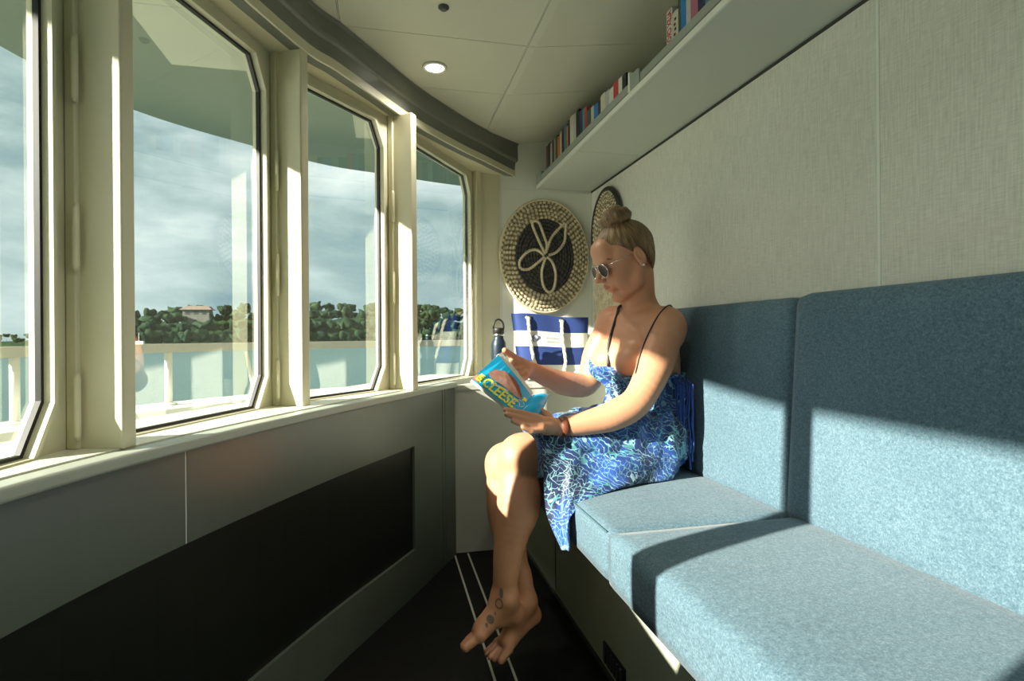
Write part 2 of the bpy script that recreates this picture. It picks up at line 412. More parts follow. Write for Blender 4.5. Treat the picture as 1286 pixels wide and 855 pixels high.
# end wall, right wall, wall behind
we = empty('wall_end', (.8, YE, 0), kind='structure')
MB().box((.45, YE, 0), (XW+.05, YE+.03, 2.0)).build('panel', endw, we)
MB().box((.575, YE-.0035, .735), (.583, YE, 1.92)).build('corner_bead', white_m, we)
MB().box((.59, YE-.003, 1.70), (XW, YE, 1.703)).build('joint_strip', white_m, we)
MB().box((XW-.006, YE-.006, .735), (XW, YE, 1.72)).build('corner_bead', white_m, we)
wr = empty('wall_right', (XW, 0, 0), kind='structure')
for y0, y1 in ((YB, -.22), (-.216, 1.026), (1.032, YE)):
    MB().box((XW, y0, 0), (XW+.03, y1, 2.0)).build('panel', wallfab, wr)
for y in (-.218, 1.029):
    MB().box((XW-.0015, y-.0035, 1.0), (XW+.01, y+.0035, 1.712)).build('joint_strip', alu_m, wr)
MB().box((XW-.004, YB, 1.704), (XW, YE, 1.7115)).build('joint_strip', dark_m, wr)
MB().box((-.95, YB-.05, -.05), (XW+.05, YB, 2.0)).build('wall_back', wallfab, kind='structure')
MB().box((-1.0, YB-.05, 1.78), (-.76, -.7, 1.95)).build('trim_11', white_m, kind='structure')

# ------------------------------------------------------------------ outside
OV = crv([(-1.9, -1.6), (-1.82, .2), (-1.62, 1.4), (-1.36, 2.25), (-1.05, 2.78), (-.63, 3.2), (-.3, 3.42), (0, 3.54), (.4, 3.68), (1.0, 3.80), (2.2, 3.9)], 5)
inner = [(min(p[0]+1.1, .6) if p[1] < 3 else p[0]*.9+.1, max(-1.6, p[1]-.9)) for p in OV]
over_m = mat('overhang_paint', (.30, .33, .25), .5, .04, 2)
inn_line = [(-.80, -2.0)]+[(g[0]-.04, g[1]+.03) for g in GV]+[(.62, 2.86), (2.7, 2.9)]
OVH = [tuple(p) for p in crv([(-2.3, -2.2), (-2.25, -.3), (-2.2, .3), (-1.98, 1.1), (-1.68, 1.7), (-1.58, 2.2), (-1.60, 2.75), (-1.33, 3.43), (-.79, 3.95), (-.4, 4.25), (0, 4.40), (.5, 4.58), (1.25, 4.75), (2.7, 4.88)], 5)]  # edge stretch out of view is shaped to let sun reach the end wall
polyslab('deck_overhang', [tuple(p[:2]) for p in OVH]+inn_line[::-1], 2.20, 2.34, over_m, label='pale painted deck overhang above the curved row of windows outside', cat='overhang')
polyslab('side_deck', [tuple(p[:2]) for p in OV]+[(2.2, 2.9), (.62, 2.84)]+[(x-.30, y+.05) for x, y in WC][::-1], -.12, -.02, deck_m, label='dark grey walkway deck outside below the windows', cat='deck')
# bulwark (raised white coaming) and hand rail
def offc(path, d):
    out = []
    for i, p in enumerate(path):
        a, b = path[max(0, i-1)], path[min(len(path)-1, i+1)]; t = V((b[0]-a[0], b[1]-a[1], 0)).normalized(); nn = V((t.y, -t.x, 0))
        out.append((p[0]+nn.x*d, p[1]+nn.y*d))
    return out
BW = [tuple(p[:2]) for p in OV]
vs, fs = ribbon(offc(BW, .10), offc(BW, -.06), -.12, .56); bw = mobj('bulwark', vs, fs, deck_m, label='dark bulwark with white capping along the deck edge outside', cat='bulwark')
vs, fs = ribbon(offc(BW, .14), offc(BW, -.14), .56, .64); mobj('capping', vs, fs, white_m, bw)
RL = offc(BW, -.02)
hr = empty('hand_rail', (RL[12][0], RL[12][1], .64), label='white hand rail on slim posts along the deck edge outside', cat='railing')
vs, fs = ribbon(offc(BW, .03), offc(BW, -.07), .885, .925); mobj('top_rail', vs, fs, mat('rail_varnish', (.42, .41, .34), .4), hr)
L = 0; last = RL[0]; nxt = .3; k = 0
for p in RL[1:]:
    L += math.dist(p, last); last = p
    if L >= nxt:
        nxt += .62
        MB().tube([(p[0], p[1], .64), (p[0], p[1], .888)], .016, 10).build('post', white_m, hr, smooth=True)
        MB().lathe([(.035, .64), (.035, .648), (.018, .652)], (p[0], p[1], 0), 12).build('post_foot', white_m, hr)
# raking stanchion and fender-like fairlead seen through window 3
st = MB(); st.tube([(-.66, 3.12, .64), (-.69, 3.06, .88)], .010, 8); st.build('raking_stay', white_m, hr, smooth=True)
# water, hills, trees
def water():
    m = bpy.data.materials.new('sea_water'); m.use_nodes = True; nt = NT(m.node_tree); b = nt.n['Principled BSDF']
    co = nt.coord('Object')
    nt.link(nt.ramp(nt.noise(nt.mapping(co, (.02, .004, 1)), 1, 4), [(.35, (.035, .085, .085)), (.65, (.065, .13, .12))]), b.inputs['Base Color'])
    b.inputs['Roughness'].default_value = .35; b.inputs['Specular IOR Level'].default_value = .3
    bp = nt.new('ShaderNodeBump'); bp.inputs['Strength'].default_value = .5; bp.inputs['Distance'].default_value = .15
    nt.link(nt.noise(nt.mapping(co, (1.2, .7, 1)), 1.2, 4), bp.inputs['Height']); nt.link(bp.outputs[0], b.inputs['Normal']); return m
mobj('sea', [(-1800, -800, -4), (1800, -800, -4), (1800, 1800, -4), (-1800, 1800, -4)], [(0, 1, 2, 3)], water(), kind='structure')
hill_m = mat('wooded_hill', (.022, .058, .022), .95, .4, .05, spec=.05)
tree_mats = [mat('tree_green_a', (.026, .056, .028), .95, .5, .5, bump=1, bs=2, spec=.05), mat('tree_green_b', (.038, .072, .034), .95, .5, .5, bump=1, bs=2, spec=.05), mat('tree_green_c', (.022, .048, .028), .95, .5, .5, bump=1, bs=2, spec=.05)]
bark_m = mat('bark', (.08, .06, .04), .9)
def polar(deg, r): a = math.radians(deg); return (r*math.sin(a), r*math.cos(a))
# azimuth (deg from +y) -> hill height profile
prof = [(-60, 1.5), (-40, 3), (-33, 4), (-26.5, 6), (-22, 15), (-17, 21), (-10, 23), (-4, 25), (3, 25), (10, 19), (22, 12), (40, 6)]
def hprof(a):
    for (a0, h0), (a1, h1) in zip(prof, prof[1:]):
        if a0 <= a <= a1: return h0+(h1-h0)*(a-a0)/(a1-a0)
    return 1
vs = []; fs = []; na = 80
for i in range(na+1):
    a = -60+100*i/na
    for j, (r, hf) in enumerate(((392, 0), (400, .18), (415, .55), (440, .85), (480, 1.0), (560, .6), (640, 0))):
        x, y = polar(a, r); vs.append((x, y, -4.2+hf*(hprof(a)*(.9+.12*math.sin(i*1.3+j)))))
for i in range(na):
    for j in range(6): fs.append((i*7+j, i*7+j+1, i*7+8+j, i*7+7+j))
mobj('far_shore', vs, fs, hill_m, smooth=True, kind='structure')
def crown_mesh(seed):
    rnd = random.Random(seed); bm = bmesh.new(); bmesh.ops.create_icosphere(bm, subdivisions=3, radius=1)
    bumps = [(V((rnd.uniform(-1, 1), rnd.uniform(-1, 1), rnd.uniform(-.6, 1))).normalized(), rnd.uniform(.10, .30)) for _ in range(34)]
    for v in bm.verts:
        nn = v.co.normalized(); k = .72
        for d_, a_ in bumps: k += a_*max(0, nn.dot(d_)-.86)/.14
        v.co = nn*k*(1+rnd.uniform(-.17, .17)); v.co.z *= 1.05
    me = bpy.data.meshes.new('crown'); bm.to_mesh(me); bm.free(); me.shade_smooth(); return me
crowns = []
for k in range(4):
    me = crown_mesh(k); me.materials.append(tree_mats[k % 3]); crowns.append(me)
tm = MB().tube([(0, 0, 0), (0, 0, 4)], [.5, .3], 6); trunk = bpy.data.meshes.new('trunk'); trunk.from_pydata(tm.v, [], tm.f); trunk.materials.append(bark_m)
rnd = random.Random(3)
def tree(a, r, base, s, k, label):
    x, y = polar(a, r); e = empty('tree', (x, y, base), label=label, cat='tree', group='trees on the far shore')
    t = bpy.data.objects.new('trunk', trunk); COL.objects.link(t); t.parent = e; t.scale = (s/5, s/5, s/5)
    c = bpy.data.objects.new('crown', crowns[k]); COL.objects.link(c); c.parent = e; c.location = (0, 0, 2.2+s*.75)
    c.scale = (s*rnd.uniform(.9, 1.15), s, s*rnd.uniform(.75, 1.05)); c.rotation_euler = (0, 0, rnd.uniform(0, 6))
for a in np.arange(-38, 22, .80):
    for r, f in ((394, .02), (408, .35), (428, .68), (455, .93)):
        aa = a+rnd.uniform(-.4, .4); sz = rnd.uniform(2.6, 4.6)*(.45 if aa < -27 else 1)
        if r == 394 and aa < -22: continue
        tree(aa, r, -4.2+f*hprof(aa)-.5, sz, rnd.randrange(4), 'dark green tree among the woods on the far shore across the water')
# house and moored boat
hx, hy = polar(-16.6, 428)
hs = empty('house', (hx, hy, 8), label='low house with a wide red-brown roof above the trees on the far shore', cat='house')
MB().box((hx-8, hy-4, 8), (hx+8, hy+4, 20)).build('wall', mat('house_wall', (.14, .14, .12), .8), hs)
MB().add([(hx-10, hy-5.5, 19.8), (hx+10, hy-5.5, 19.8), (hx+10, hy+5.5, 19.8), (hx-10, hy+5.5, 19.8), (hx-6.5, hy, 22.6), (hx+6.5, hy, 22.6)],
         [(3, 2, 1, 0), (0, 1, 5, 4), (1, 2, 5), (2, 3, 4, 5), (3, 0, 4)]).build('roof', mat('roof_tile', (.20, .15, .12), .8), hs)
for k in (-5, 0, 5): MB().box((hx+k-1.3, hy-4.1, 16.6), (hx+k+1.3, hy-3.9, 18.8)).build('window', mat('far_window%d' % (k+5), (.05, .06, .06), .3), hs)
bx_, by_ = polar(-21.0, 380)
bt = empty('moored_boat', (bx_, by_, -4), label='small white cabin boat moored under the trees on the far shore', cat='boat')
MB().add([(bx_-6, by_-1.5, -2.6), (bx_+5, by_-1.8, -2.6), (bx_+5, by_+1.8, -2.6), (bx_-6, by_+1.5, -2.6), (bx_-9, by_, -2.2), (bx_-5, by_-.8, -4.2), (bx_+4.4, by_-1, -4.2), (bx_+4.4, by_+1, -4.2), (bx_-5, by_+.8, -4.2)],
         [(0, 1, 2, 3), (0, 3, 4), (5, 6, 1, 0), (6, 7, 2, 1), (7, 8, 3, 2), (8, 5, 0, 4), (8, 4, 3), (5, 8, 7, 6)]).build('hull', white_m, bt)
MB().box((bx_-3, by_-1.1, -2.6), (bx_+2.5, by_+1.1, -.4)).build('cabin', white_m, bt)
MB().tube([(bx_, by_, -.4), (bx_, by_, 4.5)], .12, 6).build('mast', white_m, bt)

# ------------------------------------------------------------------ bench sofa
bb = empty('bench_base', (.6, .6, 0), label='pale laminate base of the built-in bench under the teal cushions', cat='bench')
MB().box((.600, YB, 0), (XW-.002, 2.415, .395)).build('carcass', base_m, bb)
MB().box((.52, YB, .393), (XW-.002, 2.415, .405)).build('seat_board', base_m, bb)
MB().box((.592, YB, 0), (.600, 2.42, .012)).build('kick_strip', dark_m, bb)
for y in (.55, 1.95): MB().box((.5985, y-.0015, .012), (.6005, y+.0015, .39)).build('joint_strip', dark_m, bb)
ve = empty('floor_vent', (.598, 1.41, .05), label='small black louvred vent low in the bench base', cat='vent')
MB().box((.594, 1.34, .028), (.600, 1.485, .085)).build('plate', black_m, ve, bevel=.002)
for k in range(6): MB().box((.589, 1.352+k*.021, .034), (.595, 1.362+k*.021, .079)).build('slat', mat('vent_slat', (.05, .05, .06), .4) if k == 0 else MATS['vent_slat'], ve, bevel=.001)

def cushion(name, a, b, rad, m, sag=.0, tilt=None, seed=0, res=.03, label='', cat='cushion', group=None, pipe=True, wrinkle=0):
    """soft box: subdivided box with rounded edges and a slightly crowned upper surface"""
    a, b = V(a), V(b); c = (a+b)/2; h = (b-a)/2; rnd = random.Random(seed)
    N = [max(4, int(2*h[i]/res)) for i in range(3)]; vs = []; idx = {}; fs = []
    def vid(p):
        if p not in idx: idx[p] = len(vs); vs.append(p)
        return idx[p]
    for ax in range(3):
        u, v = (ax+1) % 3, (ax+2) % 3
        for side in (0, N[ax]):
            for i in range(N[u]):
                for j in range(N[v]):
                    q = []
                    for di, dj in ((0, 0), (1, 0), (1, 1), (0, 1)):
                        p = [0, 0, 0]; p[ax] = side; p[u] = i+di; p[v] = j+dj; q.append(vid(tuple(p)))
                    fs.append(tuple(q) if side else tuple(q[::-1]))
    out = []
    for p in vs:
        q = V([(2*p[i]/N[i]-1) for i in range(3)]); P0 = V([q[i]*h[i] for i in range(3)])
        inner = V([max(-h[i]+rad, min(h[i]-rad, P0[i])) for i in range(3)]); dlt = P0-inner
        # spread the rounding over the edge vertices
        if dlt.length > 1e-6: P1 = inner+dlt.normalized()*rad
        else: P1 = P0
        bul = (1-q.x**4)*(1-q.y**4)
        if sag: P1.z += sag*bul*(1 if q.z > 0 else 0)
        if tilt:
            P1.x += tilt*(P0.z+h.z)/(2*h.z) - .012*(1-q.y**2)*(1-q.z**2)*(1 if q.x < 0 else 0)
        out.append(P1+c)
    o = mobj(name, out, fs, m, None, True, at=(c.x, c.y, a.z), label=label, cat=cat, group=group)
    return o
G_SEAT = 'seat cushions of the bench'; G_BACK = 'back cushions of the bench'
cushion('seat_cushion', (.470, 1.143, .407), (.955, 1.96, .517), .009, sofam, .010, seed=1, label='far seat cushion of the teal bench, the woman sits on it', group=G_SEAT)
cushion('seat_cushion', (.466, .060, .407), (.955, 1.137, .520), .009, sofam, .014, seed=2, label='near empty seat cushion of the teal bench crossed by a curved shadow', group=G_SEAT)
cushion('seat_cushion', (.468, YB+.02, .407), (.955, .054, .520), .014, sofam, .010, seed=3, label='seat cushion at the lower right corner of the picture, cut off by the frame', group=G_SEAT)
cushion('back_cushion', (.930, 1.172, .500), (1.035, 1.90, 1.040), .022, sofam, 0, .036, 4, label='far backrest cushion of the teal bench behind the seated woman', group=G_BACK)
cushion('back_cushion', (.926, .060, .500), (1.035, 1.164, 1.046), .024, sofam, 0, .036, 5, label='near tall backrest cushion of the teal bench at the right edge', group=G_BACK)
cushion('back_cushion', (.926, YB+.02, .500), (1.035, .052, 1.046), .024, sofam, 0, .036, 6, label='backrest cushion beyond the right edge of the picture', group=G_BACK)
# piping seams as sub-pieces of the seat cushions
for o in list(COL.objects):
    if o.name.startswith('seat_cushion') and o.parent is None:
        ys_ = [v.co.y+o.location.y for v in o.data.vertices]; y0, y1 = min(ys_), max(ys_)
        MB().tube([(.4735, y0+.012, .5145), (.4735, y1-.012, .5145)], .0022, 6).build('piping', mat('seam_teal', (.05, .11, .14), .8) if 'seam_teal' not in MATS else MATS['seam_teal'], o, smooth=True)

# ------------------------------------------------------------------ ledge box at the far end
lb = empty('ledge_cabinet', (.6, 2.42, 0), label='pale grey ledge cabinet under the round woven disc, tote bag on top', cat='cabinet')
polyslab('body', [(.287, 2.425), (XW-.004, 2.425), (XW-.004, YE-.005), (.575, YE-.005), (.425, 2.60)], .004, .715, boxm, lb)
polyslab('top', [(.283, 2.420), (XW-.004, 2.420), (XW-.004, YE-.005), (.572, YE-.005), (.420, 2.60)], .7152, .735, boxm, lb)
MB().box((.279, 2.418, 0), (.286, 2.424, .716)).build('corner_trim', dark_m, lb)

# ------------------------------------------------------------------ book shelf
sh = empty('book_shelf', (.77, 1.2, 1.70), label='long overhead book shelf with a grey retaining rail along the right wall', cat='shelf')
XS = .77
MB().box((XS+.006, YB, 1.7125), (XW, 2.19, 1.724)).build('bottom_board', shelf_m, sh)
MB().box((XS+.006, 2.193, 1.7125), (XW, YE-.002, 1.724)).build('bottom_board', shelf_m, sh)
MB().box((XS, YB, 1.7105), (XS+.006, YE-.002, 1.7275)).build('edge_strip', alu_m, sh)
MB().box((XS+.004, YB, 1.7275), (XS+.014, YE-.01, 1.7325)).build('gap_shadow', dark_m, sh)
def railseg(y0, y1, z1): MB().box((XS+.001, y0, 1.7325), (XS+.013, y1, z1)).build('retaining_rail', rail_m, sh, bevel=.0015)
railseg(1.668, 2.70, 1.760); railseg(YB, 1.585, 1.758)
MB().box((XS-.001, 2.70, 1.728), (XS+.02, YE-.012, 1.777)).build('rail_bracket', rail_m, sh, bevel=.002)
MB().box((XS-.001, 1.600, 1.728), (XS+.02, 1.655, 1.778)).build('rail_bracket', rail_m, sh, bevel=.002)
MB().box((XS-.003, 1.585, 1.728), (XS+.02, 1.599, 1.772)).build('rail_end', rail_m, sh, bevel=.002)
MB().box((XS-.002, 1.656, 1.728), (XS+.025, 1.667, 1.792)).build('rail_end', alu_m, sh, bevel=.001)
MB().box((XS+.03, 2.70, 1.724), (XS+.19, 2.715, 1.905)).build('book_end', rail_m, sh, bevel=.002)

paper = mat('paper', (.74, .70, .58), .8, .08, 30, .2, 400)
bookcols = {'black': (.02, .02, .022), 'dark red': (.22, .02, .02), 'navy': (.02, .035, .10), 'tan': (.45, .30, .16), 'cream': (.66, .62, .50),
            'orange': (.62, .18, .06), 'dark green': (.03, .10, .05), 'pale grey': (.48, .50, .48), 'white': (.72, .72, .68), 'steel blue': (.10, .22, .32),
            'teal': (.03, .26, .28), 'red': (.55, .04, .05), 'brown': (.14, .07, .035), 'bright blue': (.02, .20, .55), 'emerald': (.02, .42, .25), 'pink': (.45, .14, .22)}
bm_ = {k: mat('cover_'+k.replace(' ', '_'), v, .45, .12, 30) for k, v in bookcols.items()}
def make_book(y, wd, hgt, dep, color, lean, label, group, x0=XS+.026):
    e = empty('book', (x0, y, 1.7245), label=label, cat='book', group=group); e.rotation_euler = (lean, 0, 0)
    t = .0022; o = V(e.location)
    c = MB().box(o+V((0, 0, 0)), o+V((t*1.3, wd, hgt))).box(o+V((t, 0, 0)), o+V((dep, t, hgt))).box(o+V((t, wd-t, 0)), o+V((dep, wd, hgt)))
    co = c.build('cover', bm_[color], e)
    MB().box(o+V((t*1.3, t, .002)), o+V((dep-.004, wd-t, hgt-.003))).build('page_block', paper, e)
    return e
ordn = ['first', 'second', 'third', 'fourth', 'fifth', 'sixth', 'seventh', 'eighth', 'ninth', 'tenth', 'eleventh', 'twelfth', 'thirteenth', 'fourteenth', 'fifteenth', 'sixteenth',
        'seventeenth', 'eighteenth', 'nineteenth', 'twentieth', 'twenty-first', 'twenty-second', 'twenty-third', 'twenty-fourth', 'twenty-fifth', 'twenty-sixth', 'twenty-seventh', 'twenty-eighth', 'twenty-ninth', 'thirtieth']
row1 = [('brown', .030, .165), ('black', .026, .168), ('pale grey', .022, .160), ('navy', .024, .162), ('tan', .018, .158), ('dark green', .028, .162), ('orange', .030, .150), ('cream', .016, .160), ('black', .028, .160), ('steel blue', .030, .165),
        ('orange', .014, .150), ('black', .020, .168), ('cream', .034, .172), ('pale grey', .028, .168), ('black', .032, .165), ('navy', .030, .150), ('steel blue', .022, .145), ('red', .020, .140), ('dark green', .034, .120), ('pale grey', .024, .115), ('bright blue', .034, .110),
        ('black', .020, .108), ('cream', .034, .118), ('pale grey', .030, .112), ('white', .030, .105), ('red', .034, .112), ('white', .024, .108), ('black', .026, .104), ('emerald', .042, .112), ('black', .030, .112)]
y = 2.695; G1 = 'books in the far stretch of the shelf'
for i, (c, wd, h) in enumerate(row1):
    wd *= 1.24; y -= wd+.0012
    if y < 1.70: break
    make_book(y, wd, h*1.04, .13, c, 0, '%s book on the overhead shelf, %s from the far end wall' % (c, ordn[i]), G1)
row2 = [('white', .032, .150), ('cream', .030, .128), ('dark green', .012, .19), ('bright blue', .026, .19), ('pale grey', .022, .19), ('pink', .034, .175), ('navy', .030, .19), ('steel blue', .030, .18), ('pale grey', .026, .17), ('brown', .036, .18), ('tan', .034, .185), ('pink', .020, .17),
        ('cream', .03, .17), ('dark red', .03, .18), ('black', .03, .17), ('teal', .03, .18)]
y = 1.465; G2 = 'books in the near stretch of the shelf'
for i, (c, wd, h) in enumerate(row2):
    y -= wd+.0015
    lab = '%s book in the near stretch of the shelf, %s from the rail gap' % (c, ordn[i])
    if i == 0: lab = 'white book with bold red capitals on its spine, first of the near stretch'
    e = make_book(y, wd, h, .14, c, 0, lab, G2)
    o = e.location
    if i in (0, 1):
        red = mat('spine_red', (.50, .01, .02), .5) if i == 0 else black_m
        M = Matrix.Translation(o+V((-.0006, wd*(.80), h*.965))) @ Matrix(((0, 0, -1, 0), (0, -1, 0, 0), (0, 0, 1, 0), (0, 0, 0, 1))) @ Matrix.Rotation(-math.pi/2, 4, 'X')
        # text runs down the spine: x axis -> -z, y axis -> +y (towards the far end)
        M = Matrix(((0, 0, -1, o.x-.0008), (0, 1, 0, o.y+wd*.16), (-1, 0, 0, o.z+h*.97), (0, 0, 0, 1)))
        if i == 0: text_obj('spine_lettering', 'ALEX CROSS', wd*.98, red, e, M, sx=.58, bold=.0007, label='bold red spine lettering')
        else:
            mk = MB()
            for q in range(6): mk.box(V((o.x-.0012, o.y+wd*(.30+.12*(q % 2)), o.z+h*.80-q*.014)), V((o.x-.0004, o.y+wd*(.62+.1*(q % 2)), o.z+h*.80-q*.014+.007)))
            mk.build('spine_marks', black_m, e)

# ------------------------------------------------------------------ ceiling spotlights
lamp_m = mat('lamp_diffuser', (.9, .9, .85), .5, emit=((1, .96, .86), 6.0))
for (x, y), lab in (((.18, 2.008), 'small round recessed ceiling spotlight, lit, near the curved beam'), ((.174, .55), 'small round recessed ceiling spotlight above the photographer')):
    z = cv(x); sp = empty('ceiling_spotlight', (x, y, z), label=lab, cat='light')
    MB().lathe([(.044, -.002), (.044, -.005), (.034, -.006), (.033, .004), (.044, .004)], (x, y, z), 32).build('rim', white_m, sp, smooth=True)
    MB().lathe([(.0332, -.0035), (.0332, -.001)], (x, y, z), 32).build('diffuser', lamp_m, sp)
    ld = bpy.data.lights.new('spot_bulb', 'SPOT'); lo = bpy.data.objects.new('spot_bulb', ld); COL.objects.link(lo); lo.parent = sp
    lo.location = (0, 0, -.02); ld.energy = 14.0; ld.spot_size = 2.4; ld.spot_blend = .8; ld.color = (1, .93, .8); ld.shadow_soft_size = .03
ss = MB().lathe([(.016, 0), (.016, -.004), (.009, -.010), (.0, -.010)][:3], (.174, 1.635, cv(.174)), 20).build('ceiling_sensor', mat('sensor_dark', (.05, .05, .045), .4), label='tiny dark round fitting in the ceiling at the top edge', cat='sensor', at=(.174, 1.635, cv(.174)))

# ------------------------------------------------------------------ woven wall discs
straw = mat('straw', (.80, .71, .50), .75, .22, 25, .3, 200)
straw_d = mat('straw_dark', (.30, .23, .12), .85, .3, 25)  # dark tan straw of the backing and coils
char = mat('charcoal_fibre', (.045, .045, .042), .8, .3, 25, .3, 200)
char_l = mat('charcoal_fibre_light', (.085, .085, .08), .8, .3, 25)
def lozenge(mb, c, t, nn, L, W, H):
    """little stitched bundle: 14 triangles"""
    s_ = nn.cross(t).normalized(); 
    vs = [c-t*L, c-t*L*.45-s_*W, c-t*L*.45+nn*H, c-t*L*.45+s_*W, c+t*L*.45-s_*W, c+t*L*.45+nn*H, c+t*L*.45+s_*W, c+t*L]
    mb.add(vs, [(0, 1, 2), (0, 2, 3), (1, 4, 5, 2), (2, 5, 6, 3), (7, 5, 4), (7, 6, 5)])
def woven_disc(root, C0, ex, ez, nn, R, inner_ratio, rings, light, dark, inner_light, rim=None):
    """ex, ez: in-plane axes with radii baked in; nn: outward normal"""
    P3 = lambda r, a, h: C0+ex*(r*math.cos(a))+ez*(r*math.sin(a))+nn*h
    m = MB(); n = 72
    m.add([C0+nn*.002]+[P3(1, 2*math.pi*k/n, .002) for k in range(n)], [(0, k+1, (k+1) % n+1) for k in range(n)])
    m.add([P3(1, 2*math.pi*k/n, 0) for k in range(n)]+[P3(1, 2*math.pi*k/n, .009) for k in range(n)], [(k, (k+1) % n, n+(k+1) % n, n+k) for k in range(n)])
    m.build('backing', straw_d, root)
    m = MB(); m.add([C0+nn*.0032]+[P3(inner_ratio, 2*math.pi*k/n, .0032) for k in range(n)], [(0, k+1, (k+1) % n+1) for k in range(n)])
    m.build('dark_centre', char if inner_light is char_l else straw_d, root)
    ml = MB(); md = MB(); dr = 1.0/rings; Rm = ex.length
    for j in range(rings):
        r = (j+.5)*dr
        coil = MB().tube([P3(r, 2*math.pi*k/48, .006) for k in range(48)], dr*Rm*.40, 5, closed=True)
        inn = r < inner_ratio
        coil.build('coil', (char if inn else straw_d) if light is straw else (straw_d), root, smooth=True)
        cnt = max(8, int(2*math.pi*r*Rm/.021)); 
        for k in range(cnt):
            a = 2*math.pi*(k+.5*(j % 2)+random.uniform(-.08, .08))/cnt
            t = (P3(r, a+.01, 0)-P3(r, a-.01, 0)).normalized()
            lozenge(md if inn else ml, P3(r+random.uniform(-.1, .1)*dr, a, .007), t, nn, .0116, dr*Rm*.56, .0055+random.uniform(0, .002))
    ml.build('stitches', light, root, kind='stuff'); md.build('dark_stitches', inner_light, root, kind='stuff')
    rm = MB().tube([P3(1.0, 2*math.pi*k/72, .006) for k in range(72)], .0065, 8, closed=True)
    rm.build('rim', rim or light, root, smooth=True)
    return P3
d1 = empty('woven_wall_disc', (.812, YE-.004, 1.07), label='large round woven straw wall disc with a dark centre and pale flower outline', cat='wall decoration')
R1x, R1z = .238, .292
P3 = woven_disc(d1, V((.812, YE-.006, 1.362)), V((R1x, 0, 0)), V((0, 0, R1z)), V((0, -1, 0)), 1, .66, 15, straw, char, char_l)
# flower outline: petals as beaded ropes; points in units of the inner radius
petals = [[(0, .05), (-.22, .42), (-.42, .80), (-.40, .92), (-.22, .90), (-.05, .58), (.06, .30), (.02, .08)],
          [(.03, .10), (.22, .50), (.52, .78), (.72, .90), (.70, .62), (.66, .38), (.40, .12), (.12, .02)],
          [(-.04, .02), (-.30, .16), (-.60, .10), (-.86, -.14), (-.84, -.34), (-.56, -.36), (-.22, -.16), (-.02, -.02)],
          [(.02, -.04), (-.12, -.40), (-.08, -.78), (.10, -.97), (.28, -.88), (.36, -.50), (.24, -.16), (.06, -.02)]]
for pt in petals:
    c = crv(pt, 7); m = MB(); acc = [P3(q[0]*.64, math.pi/2*0, 0) for q in c]
    pts = [V((.812, YE-.006, 1.362))+V((R1x*.66*q[0], -.0125, R1z*.66*q[1])) for q in c]
    # resample to beads
    seg = [0]; 
    for a, b in zip(pts, pts[1:]): seg.append(seg[-1]+(b-a).length)
    nb = int(seg[-1]/.0125)
    for k in range(nb):
        sdist = (k+.5)*seg[-1]/nb; i = max(j for j in range(len(seg)) if seg[j] <= sdist); i = min(i, len(pts)-2)
        f_ = (sdist-seg[i])/(seg[i+1]-seg[i]+1e-9); p = pts[i].lerp(pts[i+1], f_); t = (pts[i+1]-pts[i]).normalized()
        lozenge(m, p, (t+V((0, 0, .25))).normalized(), V((0, -1, 0)), .0088, .0078, .009)
    m.tube(pts, .0042, 5); m.build('petal_outline', straw, d1)
d2 = empty('woven_wall_disc', (XW-.004, 2.585, 1.20), label='woven disc with black rim and string fringe on the side wall behind the woman', cat='wall decoration')
woven_disc(d2, V((XW-.012, 2.560, 1.455)), V((0, -.185, 0)), V((0, 0, .212)), V((-1, 0, 0)), 1, .30, 10, straw, char, straw, rim=char)
m = MB()
for k in range(72): pass
rm = MB().tube([V((XW-.018, 2.560-.178*math.cos(2*math.pi*k/60), 1.455+.205*math.sin(2*math.pi*k/60))) for k in range(60)], .010, 8, closed=True).build('dark_rim', char, d2, smooth=True)
m = MB()
for k in range(64):
    yy = 2.560+.17*(2*k/63-1); zt = 1.455-.205*math.sqrt(max(0, 1-((yy-2.560)/.185)**2)); zl = 1.005+random.uniform(-.02, .02)
    pts = [(XW-.014+random.uniform(-.004, .004), yy+random.uniform(-.006, .006), zt+(zl-zt)*q/6) for q in range(7)]
    m.tube(pts, .0022, 4)
    if k % 2 == 0:
        for q in range(5): 
            zz = zt+(zl-zt)*random.random(); lozenge(m, V((XW-.018, yy, zz)), V((0, .3, .95)).normalized(), V((-1, 0, 0)), .012, .006, .006)
m.build('fringe', straw, d2, kind='stuff')

# ------------------------------------------------------------------ tote bag
navy = mat('navy_canvas', (.020, .050, .215), .8, .2, 8, .25, 350); canvas = mat('white_canvas', (.70, .70, .64), .8, .06, 8, .25, 350)
rope_m = mat('cotton_rope', (.70, .66, .54), .8, .1, 30)
tb = empty('tote_bag', (.80, 2.63, .737), label='navy and white striped canvas tote bag with rope handles on the ledge', cat='bag')
def bag_pt(u, v, side):
    """u 0..1 across, v 0..1 up; side -1 front, +1 back"""
    xl = .640-.030*v; xr = .985+.030*v; x = xl+(xr-xl)*u
    th = (.075*(1-v)+.030*v)*(1-(2*u-1)**6)**.5 if abs(2*u-1) < 1 else 0
    yc = 2.655+.045*v
    y = yc+side*th+.004*math.sin(9*u+3*v)*(1 if side < 0 else .3)
    z = .738+(.322-.022*u)*v+(.004*math.sin(7*u))*v
    return V((x, y, z))
stripes = [(0, .22, canvas), (.22, .50, navy), (.50, .735, canvas), (.735, 1.0, navy)]
